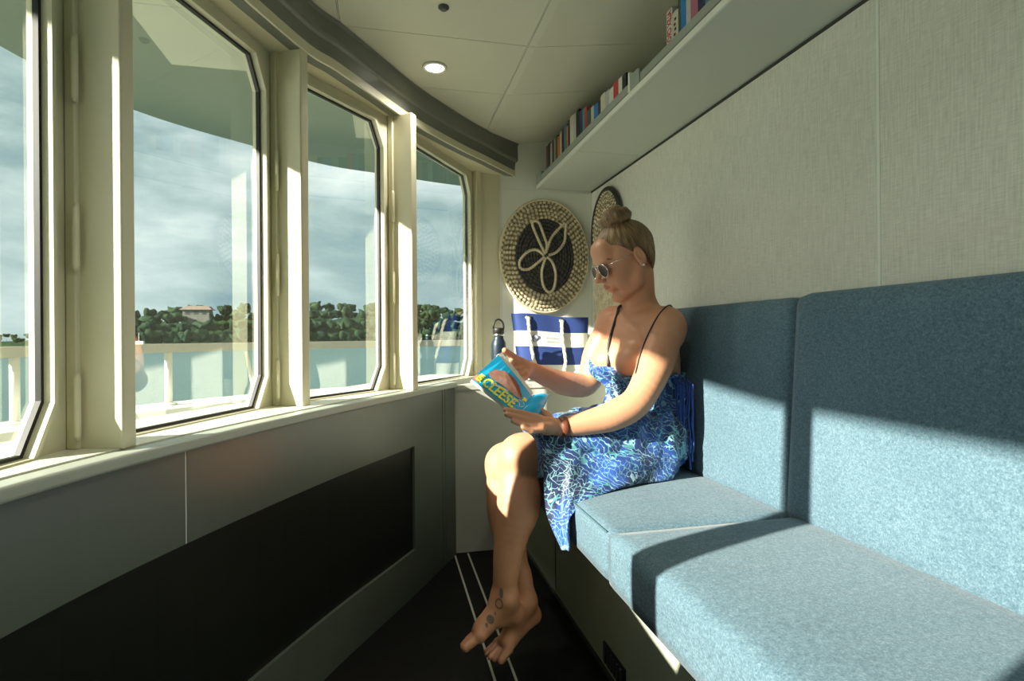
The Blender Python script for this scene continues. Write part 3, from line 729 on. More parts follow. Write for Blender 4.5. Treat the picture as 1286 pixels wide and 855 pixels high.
for v0, v1, mt in stripes:
    nu, nv = 24, 6; vs = []; fs = []
    for side in (-1, 1):
        for j in range(nv+1):
            for i in range(nu+1): vs.append(bag_pt(i/nu, v0+(v1-v0)*j/nv, side))
    o2 = (nu+1)*(nv+1)
    for s_ in (0, 1):
        for j in range(nv):
            for i in range(nu):
                a = s_*o2+j*(nu+1)+i; q = (a, a+1, a+nu+2, a+nu+1); fs.append(q if s_ == 0 else q[::-1])
    for j in range(nv):
        for i in (0, nu): a = j*(nu+1)+i; fs.append((a, a+nu+1, o2+a+nu+1, o2+a))
    mobj('navy_stripe' if mt is navy else 'white_stripe', vs, fs, mt, tb, True)
for u in (.185, .62):
    p0 = bag_pt(u, .93, -1)+V((0, -.006, 0)); pts = [bag_pt(u, .93, -1)+V((0, .02, 0)), p0, bag_pt(u-.01, .85, -1)+V((0, -.014, 0)), bag_pt(u-.012, .6, -1)+V((0, -.012, 0)), bag_pt(u+.0, .3, -1)+V((0, -.012, 0)),
           bag_pt(u+(.05 if u < .4 else -.04), .10, -1)+V((0, -.012, 0)), bag_pt(u+(.12 if u < .4 else -.10), .02, -1)+V((0, -.014, 0))]
    c = [V(q) for q in crv([tuple(p) for p in pts], 10)]; m = MB(); prev = None
    for k in range(3):   # three twisted strands
        st_ = []
        for i, p in enumerate(c):
            A = i*.55+k*2*math.pi/3; st_.append(p+V((math.cos(A)*.0045, math.sin(A)*.0045, 0)))
        m.tube(st_, .0048, 6)
    m.build('rope_handle', rope_m, tb, smooth=True)
    MB().lathe([(.010, 0), (.014, .002), (.014, .004), (.010, .005)], (0, 0, 0), 20, Matrix.Translation(bag_pt(u, .93, -1)+V((0, -.002, 0))) @ Matrix.Rotation(math.pi/2, 4, 'X')).build('grommet', steel_m, tb, smooth=True)
pe = bag_pt(.245, .62, -1)+V((0, -.003, 0))
em = MB(); Mx = Matrix.Translation(pe) @ Matrix.Rotation(math.pi/2, 4, 'X')
em.lathe([(.019, 0), (.019, .001)], (0, 0, 0), 28, Mx); em.build('printed_emblem', mat('emblem_blue', (.10, .12, .25), .7), tb)
em = MB(); em.lathe([(.010, .0012), (.010, .0018)], (.003, 0, .006), 20, Mx); em.lathe([(.008, .0012), (.008, .0018)], (-.002, 0, -.008), 20, Mx); em.build('emblem_pale_print', mat('emblem_pale', (.45, .48, .58), .7), tb)  # pale parts of the printed emblem
pr = MB()
for k in range(7):
    for r_ in range(2):
        p = bag_pt(.40+.028*k, .64-.06*r_, -1)+V((0, -.0025, 0)); pr.box(p+V((-.003, 0, -.003)), p+V((.002+.001*(k % 3), .001, .004)))
pr.build('faint_print', mat('faint_print_grey', (.55, .56, .54), .8), tb)

# ------------------------------------------------------------------ water bottle
wb_ = empty('water_bottle', (.505, 2.50, .737), label='navy steel water bottle with black loop lid standing on the ledge', cat='bottle')
bc = (.505, 2.50, .737); bn = mat('bottle_navy', (.010, .024, .045), .4, .05, 10)
MB().lathe([(.030, 0), (.034, .004), (.034, .170), (.032, .182), (.025, .197), (.0225, .204), (.0225, .213)], bc, 40).build('body', bn, wb_, smooth=True)
MB().lathe([(.0230, .213), (.0235, .215), (.0235, .222), (.0225, .223)], bc, 32).build('steel_band', steel_m, wb_, smooth=True)
MB().lathe([(.0225, .223), (.0262, .225), (.0262, .245), (.024, .249), (.010, .250)], bc, 32).build('lid', black_m, wb_, smooth=True)
lp = [V(bc)+V((.0245*math.cos(a), 0, .245+.043*math.sin(a)**.8 if math.sin(a) > 0 else .245)) for a in np.linspace(0, math.pi, 16)]
MB().tube(lp, .0042, 10).build('carry_loop', black_m, wb_, smooth=True)
lg = MB(); dirv = V((-.10, -1, 0)).normalized()
for k in range(1):
    rr = [V(bc)+V((math.sin(-math.pi+ (a))*.0, 0, 0)) for a in (0,)]
def on_bottle(du, dz): A = du/.0343; b0 = math.atan2(-1, -.12); return V(bc)+V((.0346*math.cos(b0+A), .0346*math.sin(b0+A), .118+dz))
lg.tube([on_bottle(.0125*math.cos(a), .0125*math.sin(a)) for a in np.linspace(0, 2*math.pi, 24, endpoint=False)], .0012, 6, closed=True)
lg.tube([on_bottle(.005*math.cos(a)+.002, .006*math.sin(a)) for a in np.linspace(.5, 4.8, 12)], .0012, 6)
lg.tube([on_bottle(-.006, -.005), on_bottle(.006, .006)], .0012, 6)
lg.build('round_white_logo', white_m, wb_, smooth=True)
#@@PERSON
# ------------------------------------------------------------------ the reader: smooth body grown from a distance field
class Field:
    def __init__(s, lo, hi, h):
        s.lo = np.array(lo, np.float32); s.h = h
        s.n = [int((hi[i]-lo[i])/h)+1 for i in range(3)]
        s.ax = [s.lo[i]+h*np.arange(s.n[i], dtype=np.float32) for i in range(3)]
        s.d = np.full(s.n, 1.0, np.float32)
    def _sl(s, a, b, m):
        r = []
        for i in range(3):
            i0 = max(0, int((a[i]-m-s.lo[i])/s.h)); i1 = min(s.n[i], int((b[i]+m-s.lo[i])/s.h)+2); r.append(slice(i0, max(i1, i0)))
        return tuple(r)
    def _g(s, sl): return s.ax[0][sl[0]][:, None, None], s.ax[1][sl[1]][None, :, None], s.ax[2][sl[2]][None, None, :]
    def _put(s, sl, q, k, op):
        d = s.d[sl]
        if op == 'add':
            if k > 0: hh = np.maximum(k-np.abs(d-q), 0)/k; s.d[sl] = np.minimum(d, q)-hh*hh*k*.25
            else: s.d[sl] = np.minimum(d, q)
        else:
            q = -q; hh = np.maximum(k-np.abs(d-q), 0)/k; s.d[sl] = np.maximum(d, q)+hh*hh*k*.25
    sc = 1.0
    def cap(s, a, b, ra, rb=None, k=.015, op='add', flat=None):
        rb = ra if rb is None else rb; ra *= s.sc; rb *= s.sc; a = np.array(a, float); b = np.array(b, float); R_ = max(ra, rb)
        sl = s._sl(np.minimum(a, b)-R_, np.maximum(a, b)+R_, k+.012); X, Y, Z = s._g(sl)
        ab = b-a; L2 = float(ab@ab)+1e-12
        t = np.clip(((X-a[0])*ab[0]+(Y-a[1])*ab[1]+(Z-a[2])*ab[2])/L2, 0, 1)
        dx = X-a[0]-t*ab[0]; dy = Y-a[1]-t*ab[1]; dz = Z-a[2]-t*ab[2]
        if flat is not None:
            nn, sc = flat; dd = (dx*nn[0]+dy*nn[1]+dz*nn[2]); q = np.sqrt(dx*dx+dy*dy+dz*dz+dd*dd*(sc*sc-1))
        else: q = np.sqrt(dx*dx+dy*dy+dz*dz)
        s._put(sl, (q-(ra+(rb-ra)*t)).astype(np.float32), k, op); return s
    def chain(s, pts, rs, k=.015):
        c = crv([tuple(p)+(r,) for p, r in zip(pts, rs)], 6)
        for i in range(len(c)-1): s.cap(c[i][:3], c[i+1][:3], c[i][3], c[i+1][3], k if i == 0 else .0015)
        return s
    def ell(s, c, r, R=None, k=.015, op='add'):
        r = [q*s.sc for q in r]; R = np.eye(3) if R is None else np.array(R); c = np.array(c, float); m = max(r)
        sl = s._sl(c-m, c+m, k+.012); X, Y, Z = s._g(sl); X = X-c[0]; Y = Y-c[1]; Z = Z-c[2]
        u = [R[i][0]*X+R[i][1]*Y+R[i][2]*Z for i in range(3)]
        k0 = np.sqrt((u[0]/r[0])**2+(u[1]/r[1])**2+(u[2]/r[2])**2)+1e-6
        k1 = np.sqrt((u[0]/r[0]**2)**2+(u[1]/r[1]**2)**2+(u[2]/r[2]**2)**2)+1e-6
        s._put(sl, (k0*(k0-1)/k1).astype(np.float32), k, op); return s
    def mesh(s, name, m, parent, **kw):
        d = s.d; sg = d < 0; n = np.array(s.n)
        c = np.zeros(n-1, np.uint8)
        cs = [(i, j, k) for i in (0, 1) for j in (0, 1) for k in (0, 1)]
        sub = lambda A, o: A[o[0]:o[0]+n[0]-1, o[1]:o[1]+n[1]-1, o[2]:o[2]+n[2]-1]
        for o in cs: c += sub(sg, o)
        act = np.argwhere((c > 0) & (c < 8)); N = len(act)
        ids = np.full(n-1, -1, np.int32); ids[act[:, 0], act[:, 1], act[:, 2]] = np.arange(N)
        val = {o: d[act[:, 0]+o[0], act[:, 1]+o[1], act[:, 2]+o[2]] for o in cs}
        acc = np.zeros((N, 3)); cnt = np.zeros(N)
        for o in cs:
            for ax in range(3):
                if o[ax]: continue
                p = list(o); p[ax] = 1; p = tuple(p); a, b = val[o], val[p]; cr = (a < 0) != (b < 0)
                t = np.where(cr, a/(np.where(cr, a-b, 1)), 0); q = np.tile(np.array(o, float), (N, 1)); q[:, ax] += t
                acc[cr] += q[cr]; cnt[cr] += 1
        P_ = (act+acc/cnt[:, None])*s.h+s.lo
        quads = []
        for ax in range(3):
            u, v = (ax+1) % 3, (ax+2) % 3
            sl0 = [slice(1, n[i]-1) for i in range(3)]; sl1 = list(sl0); sl0[ax] = slice(0, n[ax]-1); sl1[ax] = slice(1, n[ax])
            a, b = sg[tuple(sl0)], sg[tuple(sl1)]; e = np.argwhere(a != b); off = np.array([1, 1, 1]); off[ax] = 0; fl = a[e[:, 0], e[:, 1], e[:, 2]]
            e = e+off; g_ = lambda du, dv: ids[tuple((e-np.eye(3, dtype=int)[u]*du-np.eye(3, dtype=int)[v]*dv).T)]
            q = np.stack([g_(1, 1), g_(0, 1), g_(0, 0), g_(1, 0)], 1); q[~fl] = q[~fl][:, ::-1]; quads.append(q)
        Q = np.concatenate(quads); Q = Q[(Q >= 0).all(1)]
        off = np.array(wloc(parent)) if parent is not None else np.zeros(3)
        me = bpy.data.meshes.new(name); me.vertices.add(N); me.vertices.foreach_set('co', (P_-off).astype(np.float32).ravel())
        me.loops.add(len(Q)*4); me.loops.foreach_set('vertex_index', Q.astype(np.int32).ravel())
        me.polygons.add(len(Q)); me.polygons.foreach_set('loop_start', np.arange(0, len(Q)*4, 4, dtype=np.int32))
        me.update(calc_edges=True); me.validate(); me.shade_smooth()
        o = bpy.data.objects.new(name, me); COL.objects.link(o); me.materials.append(m)
        if parent is not None: o.parent = parent
        return tag(o, **kw)

def skin_mat():
    m = bpy.data.materials.new('tanned_skin'); m.use_nodes = True; nt = NT(m.node_tree); b = nt.n['Principled BSDF']
    co = nt.coord('Object'); n1 = nt.noise(co, 14, 4); n2 = nt.noise(co, 90, 3)
    c = nt.mix(n1, (.54, .26, .145), (.65, .345, .21)); c = nt.mix(nt.math('MULTIPLY', n2, .35), c, (.50, .20, .11))
    # tattoo on the near ankle and instep (flat print)
    def dist(p, sc=(1, 1, 1)):
        v = nt.new('ShaderNodeVectorMath', operation='SUBTRACT'); nt.link(co, v.inputs[0]); v.inputs[1].default_value = p
        v2 = nt.new('ShaderNodeVectorMath', operation='MULTIPLY'); nt.link(v.outputs[0], v2.inputs[0]); v2.inputs[1].default_value = sc
        v3 = nt.new('ShaderNodeVectorMath', operation='LENGTH'); nt.link(v2.outputs[0], v3.inputs[0]); return v3.outputs['Value']
    msk = None
    for (p, r0, r1, sc) in TATTOO:
        d = dist(p, sc); q = nt.math('MULTIPLY', nt.math('GREATER_THAN', d, r0), nt.math('LESS_THAN', d, r1)); msk = q if msk is None else nt.math('MAXIMUM', msk, q)
    msk = nt.math('MULTIPLY', msk, nt.math('ADD', .45, nt.math('MULTIPLY', nt.noise(co, 260, 2), .6)), clamp=True)
    c = nt.mix(msk, c, (.07, .08, .085)); 
    # lips
    lm = nt.math('LESS_THAN', dist(LIPS, LIPSC), 1.0); c = nt.mix(nt.math('MULTIPLY', lm, .75), c, (.42, .10, .085))
    nt.link(c, b.inputs['Base Color']); b.inputs['Roughness'].default_value = .46; b.inputs['Specular IOR Level'].default_value = .45
    b.inputs['Subsurface Weight'].default_value = .12; b.inputs['Subsurface Radius'].default_value = (.012, .005, .003); b.inputs['Subsurface Scale'].default_value = .5
    bp = nt.new('ShaderNodeBump'); bp.inputs['Strength'].default_value = .12; bp.inputs['Distance'].default_value = .001
    nt.link(n2, bp.inputs['Height']); nt.link(bp.outputs[0], b.inputs['Normal']); return m

person = empty('person', (.78, 1.66, .52), label='woman in a blue patterned strapless dress sitting on the bench, reading a book', cat='person')
# head frame
HC = V((.746, 1.650, 1.190)); pt_ = math.radians(24); hd = V((-1.0, -.03, 0)).normalized()
hf = (hd*math.cos(pt_)+V((0, 0, -math.sin(pt_)))).normalized(); hl = V((0, 0, 1)).cross(hf).normalized(); hu = hf.cross(hl).normalized()
HS = .95
def H(f, l, u): return np.array(HC+hf*(f*HS)+hl*(l*HS)+hu*(u*HS))
HR = [list(hf), list(hl), list(hu)]
def tilt_basis(f_, l_, ang):   # rotate head basis about l by ang
    c, s_ = math.cos(ang), math.sin(ang); a = hf*c+hu*s_; b = hu*c-hf*s_; return [list(a), list(hl), list(b)]
F3 = V((-.96, -.27, 0)).normalized(); L3 = V((0, 0, 1)).cross(F3).normalized(); TR = [list(F3), list(L3), [0, 0, 1]]
TATTOO = [(tuple(EYE+(V(p)-EYE)*1.042-V((.78, 1.66, .52))), a, b, c) for p, a, b, c in [((.288, 1.437, .247), .010, .0135, (1, 1, .9)), ((.288, 1.437, .247), 0, .0055, (1, 1, .8)), ((.292, 1.436, .274), 0, .010, (1.9, 1, .7)),
          ((.262, 1.437, .208), .0075, .0125, (1, 1, .9)), ((.250, 1.430, .196), 0, .008, (1.4, 1, .8)), ((.275, 1.437, .222), 0, .006, (1.6, 1, .7))]]
LIPS = tuple(V(H(.094, 0, -.060))-V((.78, 1.66, .52))); LIPSC = (70, 48, 95)
def torso(S_, e):
    S_.ell((.815, 1.682, .865), (.102+e, .140+e, .165+e), TR, .03)
    S_.ell((.830, 1.680, .735), (.092+e, .125+e, .12+e), TR, .05)
    S_.ell((.808, 1.665, .622), (.100+e, .160+e, .098+e), TR, .05)
    for sgn in (-1, 1):
        c = V((.806, 1.682, .862))+F3*.072+L3*(.066*sgn); S_.ell(tuple(c), (.062+e, .060+e, .058+e), TR, .03)
B = Field((.15, 1.36, .03), (.98, 1.99, 1.36), .003)
torso(B, 0)
B.ell((.812, 1.684, .955), (.070, .125, .070), TR, .05)
for p, q in (((.812, 1.69, 1.02), (.838, 1.562, .985)), ((.812, 1.69, 1.02), (.778, 1.800, 1.000))): B.cap(p, q, .036, .046, .04)
# clavicles
B.cap((.750, 1.665, 1.002), (.795, 1.59, 1.010), .009, .009, .02); B.cap((.742, 1.69, 1.002), (.745, 1.77, 1.010), .009, .009, .02)
# neck
B.cap((.812, 1.682, 1.00), tuple(H(-.028, 0, -.055)), .052, .047, .035)
B.cap((.775, 1.675, 1.00), tuple(H(-.005, .0, -.075)), .030, .040, .03)
# head
B.sc = HS
B.ell(H(-.012, 0, .036), (.098, .076, .086), HR, .02)
B.ell(H(.034, 0, -.018), (.062, .060, .082), HR, .03)
for s_ in (-1, 1):
    B.cap(H(-.008, s_*.054, -.035), H(.018, s_*.050, -.078), .016, .015, .022)
    B.cap(H(.018, s_*.050, -.078), H(.070, s_*.016, -.106), .015, .014, .022)
    B.ell(H(.060, s_*.042, -.018), (.022, .018, .018), HR, .02)
    B.ell(H(.055, s_*.038, -.055), (.026, .018, .026), HR, .02)
B.ell(H(.080, 0, -.104), (.017, .020, .015), HR, .014)
B.cap(H(.083, -.034, .024), H(.083, .034, .024), .0125, .0125, .014)
B.ell(H(.070, 0, .058), (.030, .050, .035), HR, .02)
for s_ in (-1, 1): B.ell(H(.096, s_*.031, .002), (.017, .017, .013), HR, .012, 'sub')
for s_ in (-1, 1): B.ell(H(.078, s_*.031, .000), (.013, .016, .011), HR, .006)
B.cap(H(.092, 0, .012), H(.118, 0, -.024), .0075, .0098, .010); B.ell(H(.120, 0, -.028), (.0095, .0098, .0085), HR, .006)
for s_ in (-1, 1): B.ell(H(.108, s_*.0112, -.033), (.010, .0065, .0065), HR, .005)
B.ell(H(.088, 0, -.058), (.016, .026, .022), HR, .014)
B.ell(H(.0985, 0, -.0555), (.0080, .020, .0048), HR, .004); B.ell(H(.0965, 0, -.0655), (.0085, .018, .0056), HR, .004)
B.cap(H(.109, -.018, -.0605), H(.109, .018, -.0605), .0016, .0016, .002, 'sub')
# ears
for s_ in (-1, 1):
    eb = tilt_basis(0, 0, -.15); B.ell(H(-.012, s_*.0815, -.004), (.0185, .0085, .032), eb, .003)
    B.ell(H(-.009, s_*.092, .002), (.0115, .009, .021), eb, .003, 'sub'); B.ell(H(-.008, s_*.082, -.031), (.009, .006, .010), HR, .003)
    B.ell(H(.001, s_*.084, -.006), (.004, .005, .007), HR, .002); B.ell(H(-.012, s_*.084, .004), (.004, .004, .014), eb, .002)
B.sc = 1.0
# arms
LA = [(.839, 1.558, .968), (.785, 1.522, .868), (.702, 1.468, .768), (.628, 1.460, .727), (.545, 1.466, .706), (.468, 1.473, .694)]
RA = [(.765, 1.805, .985), (.716, 1.822, .883), (.676, 1.812, .785), (.580, 1.783, .790), (.512, 1.752, .815), (.451, 1.723, .841)]
B.ell((.838, 1.562, .965), (.055, .055, .060), None, .03); B.ell((.768, 1.803, .985), (.050, .050, .055), None, .03)
B.chain(LA, [.054, .052, .043, .042, .033, .0245], .025); B.chain(RA, [.050, .048, .041, .040, .032, .0245], .025)
# near hand under the book
np_ = [(.468, 1.473, .694), (.430, 1.462, .703), (.400, 1.448, .716)]
B.cap(np_[0], np_[1], .024, .025, .012, flat=((.2, .5, .84), 1.35)); B.cap(np_[1], (.398, 1.452, .722), .022, .0165, .012); B.cap(np_[1], (.404, 1.436, .706), .022, .015, .012)
def finger(a, b, c, r, k0=.008): B.cap(a, b, r, r*.93, k0); B.cap(b, c, r*.93, r*.80, .002)
finger((.394, 1.450, .731), (.350, 1.436, .745), (.305, 1.424, .757), .0092); finger((.388, 1.440, .720), (.344, 1.424, .732), (.306, 1.414, .746), .0094)
finger((.392, 1.430, .709), (.350, 1.415, .716), (.322, 1.409, .729), .0090); finger((.402, 1.424, .699), (.372, 1.412, .700), (.346, 1.406, .712), .0082)
B.cap((.452, 1.480, .706), (.437, 1.500, .728), .014, .011, .010); B.cap((.437, 1.500, .728), (.414, 1.506, .746), .011, .0088, .003)
# far hand holding the upper edge
B.cap((.451, 1.723, .841), (.424, 1.703, .846), .025, .025, .012, flat=((.5, -.8, .2), 1.3)); B.cap((.428, 1.705, .848), (.416, 1.692, .862), .022, .014, .012); B.cap((.428, 1.705, .846), (.420, 1.672, .828), .022, .014, .012)
finger((.414, 1.692, .868), (.376, 1.662, .872), (.356, 1.634, .855), .0092); finger((.416, 1.682, .852), (.380, 1.652, .852), (.362, 1.622, .836), .0094)
finger((.418, 1.671, .836), (.386, 1.640, .832), (.372, 1.614, .818), .0090); finger((.420, 1.661, .821), (.394, 1.630, .815), (.386, 1.606, .803), .0082)
B.cap((.430, 1.716, .858), (.384, 1.672, .884), .015, .0115, .010); B.cap((.384, 1.672, .884), (.350, 1.642, .906), .0115, .0088, .003)
# legs
LT, RT = (.800, 1.578, .618), (.795, 1.750, .618)
GROW = 1.042
LL = [(.372, 1.520, .612), (.352, 1.492, .494), (.322, 1.478, .371), (.312, 1.469, .311), (.308, 1.468, .250)]
far_ = lambda p: tuple(EYE+(V(p)-EYE)*GROW)
LL = [far_(p) for p in LL]
RL_ = [(.356, 1.663, .560), (.350, 1.645, .430), (.367, 1.619, .290), (.385, 1.604, .234), (.394, 1.602, .171)]
B.chain([LT, (.60, 1.55, .634), LL[0]], [.092, .078, .060], .04); B.chain([RT, (.58, 1.70, .612), RL_[0]], [.090, .076, .058], .04)
B.chain(LL, [.060, .060, .043, .036, .034], .03); B.chain(RL_, [.057, .056, .041, .034, .032], .03)
B.ell(far_((.350, 1.508, .612)), (.040, .042, .045), None, .03); B.ell(far_((.366, 1.500, .490)), (.047, .047, .080), None, .03); B.ell((.372, 1.650, .430), (.048, .048, .085), None, .03)
# near foot
B.cap(far_((.308, 1.468, .250)), far_((.338, 1.490, .188)), .032, .027, .02); B.cap(far_((.306, 1.466, .238)), far_((.240, 1.446, .182)), .030, .024, .03); B.cap(far_((.336, 1.488, .188)), far_((.285, 1.462, .192)), .026, .022, .02)
B.cap(far_((.250, 1.450, .186)), far_((.232, 1.424, .174)), .023, .018, .012); B.cap(far_((.250, 1.450, .184)), far_((.232, 1.480, .160)), .022, .014, .012)
B.ell(far_((.306, 1.436, .250)), (.012, .010, .012), None, .015)
def toe(a, b, r, k=.003): B.cap(a, b, r, r*.85, k)
toe(far_((.228, 1.424, .172)), far_((.192, 1.408, .158)), .0135); toe(far_((.226, 1.446, .163)), far_((.190, 1.434, .148)), .0095); toe(far_((.226, 1.462, .157)), far_((.192, 1.453, .142)), .0090)
toe(far_((.226, 1.476, .153)), far_((.198, 1.470, .138)), .0085); toe(far_((.228, 1.488, .152)), far_((.206, 1.484, .138)), .0078)
# far foot
B.cap((.394, 1.602, .171), (.424, 1.626, .110), .031, .026, .02); B.cap((.392, 1.600, .160), (.330, 1.552, .082), .030, .023, .03); B.cap((.422, 1.624, .108), (.350, 1.566, .080), .025, .020, .02)
B.cap((.338, 1.556, .082), (.330, 1.530, .072), .020, .016, .012); B.cap((.338, 1.558, .082), (.310, 1.580, .066), .019, .013, .012)
toe((.330, 1.526, .072), (.304, 1.504, .058), .0130); toe((.322, 1.542, .070), (.288, 1.518, .054), .0092); toe((.314, 1.556, .068), (.278, 1.532, .053), .0088)
toe((.308, 1.569, .066), (.272, 1.549, .052), .0084); toe((.304, 1.582, .064), (.272, 1.566, .052), .0078)
skin = skin_mat()
body = B.mesh('body', skin, person); del B

# dress --------------------------------------------------------------
def dress_mat():
    m = bpy.data.materials.new('blue_print_fabric'); m.use_nodes = True; nt = NT(m.node_tree); b = nt.n['Principled BSDF']
    co = nt.coord('Object'); wob = nt.new('ShaderNodeTexNoise'); wob.inputs['Scale'].default_value = 9; wob.inputs['Detail'].default_value = 3; nt.link(co, wob.inputs['Vector'])
    va = nt.new('ShaderNodeVectorMath', operation='MULTIPLY_ADD'); nt.link(wob.outputs['Color'], va.inputs[0]); va.inputs[1].default_value = (.09, .09, .09); nt.link(co, va.inputs[2])
    w_ = va.outputs[0]
    base = nt.ramp(nt.noise(w_, 9, 3, .5), [(.42, (.006, .014, .065)), (.52, (.009, .045, .22)), (.64, (.028, .10, .40))])
    def vor(scale, feat='DISTANCE_TO_EDGE'):
        v = nt.new('ShaderNodeTexVoronoi', feature=feat); v.inputs['Scale'].default_value = scale; nt.link(w_, v.inputs['Vector']); return v.outputs['Distance']
    e1 = nt.math('LESS_THAN', vor(30), .045); e2 = nt.math('LESS_THAN', vor(70), .040)
    wv = nt.new('ShaderNodeTexWave', wave_type='BANDS', bands_direction='DIAGONAL'); wv.inputs['Scale'].default_value = 26; wv.inputs['Distortion'].default_value = 9; wv.inputs['Detail'].default_value = 2; wv.inputs['Detail Scale'].default_value = 1.6
    nt.link(w_, wv.inputs['Vector']); vine = nt.math('GREATER_THAN', wv.outputs['Fac'], .95)
    reg = nt.noise(co, 11, 2); r1 = nt.math('GREATER_THAN', reg, .50); r2 = nt.math('LESS_THAN', reg, .46)
    c = nt.mix(nt.math('MULTIPLY', nt.math('MULTIPLY', e2, r2), .6), base, (.30, .62, .62))
    c = nt.mix(nt.math('MULTIPLY', nt.math('MULTIPLY', vine, nt.math('GREATER_THAN', reg, .44)), .8), c, (.36, .60, .74))
    c = nt.mix(nt.math('MULTIPLY', nt.math('MULTIPLY', e1, r1), .6), c, (.12, .45, .42))
    bl = nt.math('LESS_THAN', vor(15, 'F1'), .17); c = nt.mix(nt.math('MULTIPLY', bl, .55), c, (.40, .62, .74))
    nt.link(c, b.inputs['Base Color']); b.inputs['Roughness'].default_value = .55; b.inputs['Sheen Weight'].default_value = .2
    bp = nt.new('ShaderNodeBump'); bp.inputs['Strength'].default_value = .5; bp.inputs['Distance'].default_value = .012
    nt.link(nt.noise(nt.mapping(co, (1, 1, .55)), 22, 3, .5, .8), bp.inputs['Height']); nt.link(bp.outputs[0], b.inputs['Normal']); return m
dm = dress_mat()
D = Field((.40, 1.38, .50), (.97, 1.92, .95), .0035)
torso(D, .009)
X, Y, Z = D.ax[0][:, None, None], D.ax[1][None, :, None], D.ax[2][None, None, :]
D.chain([(.785, 1.570, .622), (.60, 1.545, .640), (.42, 1.520, .622)], [.098, .092, .072], .05)
D.chain([(.795, 1.755, .622), (.58, 1.705, .620), (.42, 1.670, .580)], [.100, .086, .068], .05)
D.cap((.80, 1.66, .625), (.44, 1.60, .612), .085, .055, .06)
D.cap((.77, 1.55, .560), (.62, 1.500, .560), .050, .030, .05); D.cap((.82, 1.66, .575), (.77, 1.56, .565), .052, .048, .05)
ang = np.arctan2(Y-1.68, X-.82)
fold = .0035*np.sin(ang*26+3*np.sin(Z*22))*np.clip((.90-Z)/.06, 0, 1)*np.clip((X-.62)/.1, 0, 1)+.0035*np.sin(X*60+Y*34+Z*40)+.0025*np.sin(X*25-Y*70+Z*95)
near = np.abs(D.d) < .05; D.d = np.where(near, D.d+fold, D.d).astype(np.float32)
top = .828+np.clip(Y-1.60, 0, 1)*.27*np.clip((.86-X)/.12, 0, 1)
D.d = np.maximum(D.d, (Z-top-.004*np.sin(ang*14))).astype(np.float32)
D.d = np.maximum(D.d, (.418+.18*np.clip(1.52-Y, -1, 1)*0+.02*np.sin(Y*40)*.2-X)).astype(np.float32)
D.d = np.maximum(D.d, (.5245-Z)+0*X).astype(np.float32)
dress = D.mesh('dress', dm, person); del D, X, Y, Z, ang, fold, near
# gathered top band
# draped side of the skirt, falling over the bench edge
grid = [[(.388, 1.580, .674), (.398, 1.500, .670), (.414, 1.450, .625), (.412, 1.436, .545), (.418, 1.428, .474), (.450, 1.400, .389)],
        [(.469, 1.585, .690), (.478, 1.500, .686), (.478, 1.438, .620), (.466, 1.410, .548), (.456, 1.378, .479), (.453, 1.353, .405)],
        [(.581, 1.620, .700), (.572, 1.512, .694), (.552, 1.446, .612), (.515, 1.416, .562), (.480, 1.380, .532), (.455, 1.345, .492)],
        [(.700, 1.640, .700), (.690, 1.515, .700), (.675, 1.452, .610), (.655, 1.438, .560), (.630, 1.424, .540), (.595, 1.412, .530)],
        [(.780, 1.620, .690), (.805, 1.505, .670), (.828, 1.482, .600), (.824, 1.478, .560), (.815, 1.474, .542), (.805, 1.472, .530)]]
rows = [crv(g_, 10) for g_ in grid]; nv_ = len(rows[0]); cols = [crv([r[j] for r in rows], 14) for j in range(nv_)]
nu_ = len(cols[0]); vs = []; 
for i in range(nu_):
    for j in range(nv_):
        p = V(cols[j][i]); a = i/(nu_-1); b_ = j/(nv_-1)
        w1 = math.sin(a*17+b_*3+.8*math.sin(b_*5))*.009*(b_**.8)*(1-.45*a)+math.sin(a*36+b_*6)*.003*b_
        p += V((-.55, -.83, .05))*w1
        vs.append(p)
fs = [(i*nv_+j, i*nv_+j+1, (i+1)*nv_+j+1, (i+1)*nv_+j) for i in range(nu_-1) for j in range(nv_-1)]
sk = mobj('skirt_drape', vs, fs, dm, person, True)
so = sk.modifiers.new('s', 'SOLIDIFY'); so.thickness = .0035; so.offset = 0
# surface lookup for straps and strap-like things
from mathutils.bvhtree import BVHTree
bco = np.empty(len(body.data.vertices)*3, np.float32); body.data.vertices.foreach_get('co', bco)
boff = wloc(person)
bvh = BVHTree.FromPolygons([tuple(v) for v in bco.reshape(-1, 3)], [tuple(p.vertices) for p in body.data.polygons])
STRAP_FAR = [(0.663, 1.593, 0.866), (0.665, 1.592, 0.917), (0.678, 1.589, 0.968), (0.692, 1.586, 1.014), (0.702, 1.584, 1.038)]
STRAP_NEAR = [(0.745, 1.574, 0.834), (0.758, 1.571, 0.883), (0.774, 1.567, 0.931), (0.799, 1.562, 0.984), (0.825, 1.556, 1.023), (0.851, 1.550, 1.037)]
def on_skin(p, lift=.002, frm=None):
    q, nn, i, d = bvh.find_nearest(V(p)-boff); return q+boff+nn*lift
def ray_skin(o, t, lift=.002):
    dd = (V(t)-V(o)).normalized(); q, nn, i, d = bvh.ray_cast(V(o)-boff, dd)
    return (q+boff+nn*lift) if q is not None else V(t)
strap_m = mat('strap_black', (.012, .012, .016), .5)
def strap(pts, wd, name='strap'):
    c = [on_skin(q, .0018) for q in crv([tuple(p) for p in pts], 8)]
    MB().tube(c, wd, 6).build(name, strap_m, person, smooth=True)
for path, wd in STRAPS if 'STRAPS' in globals() else (): strap(path, wd)
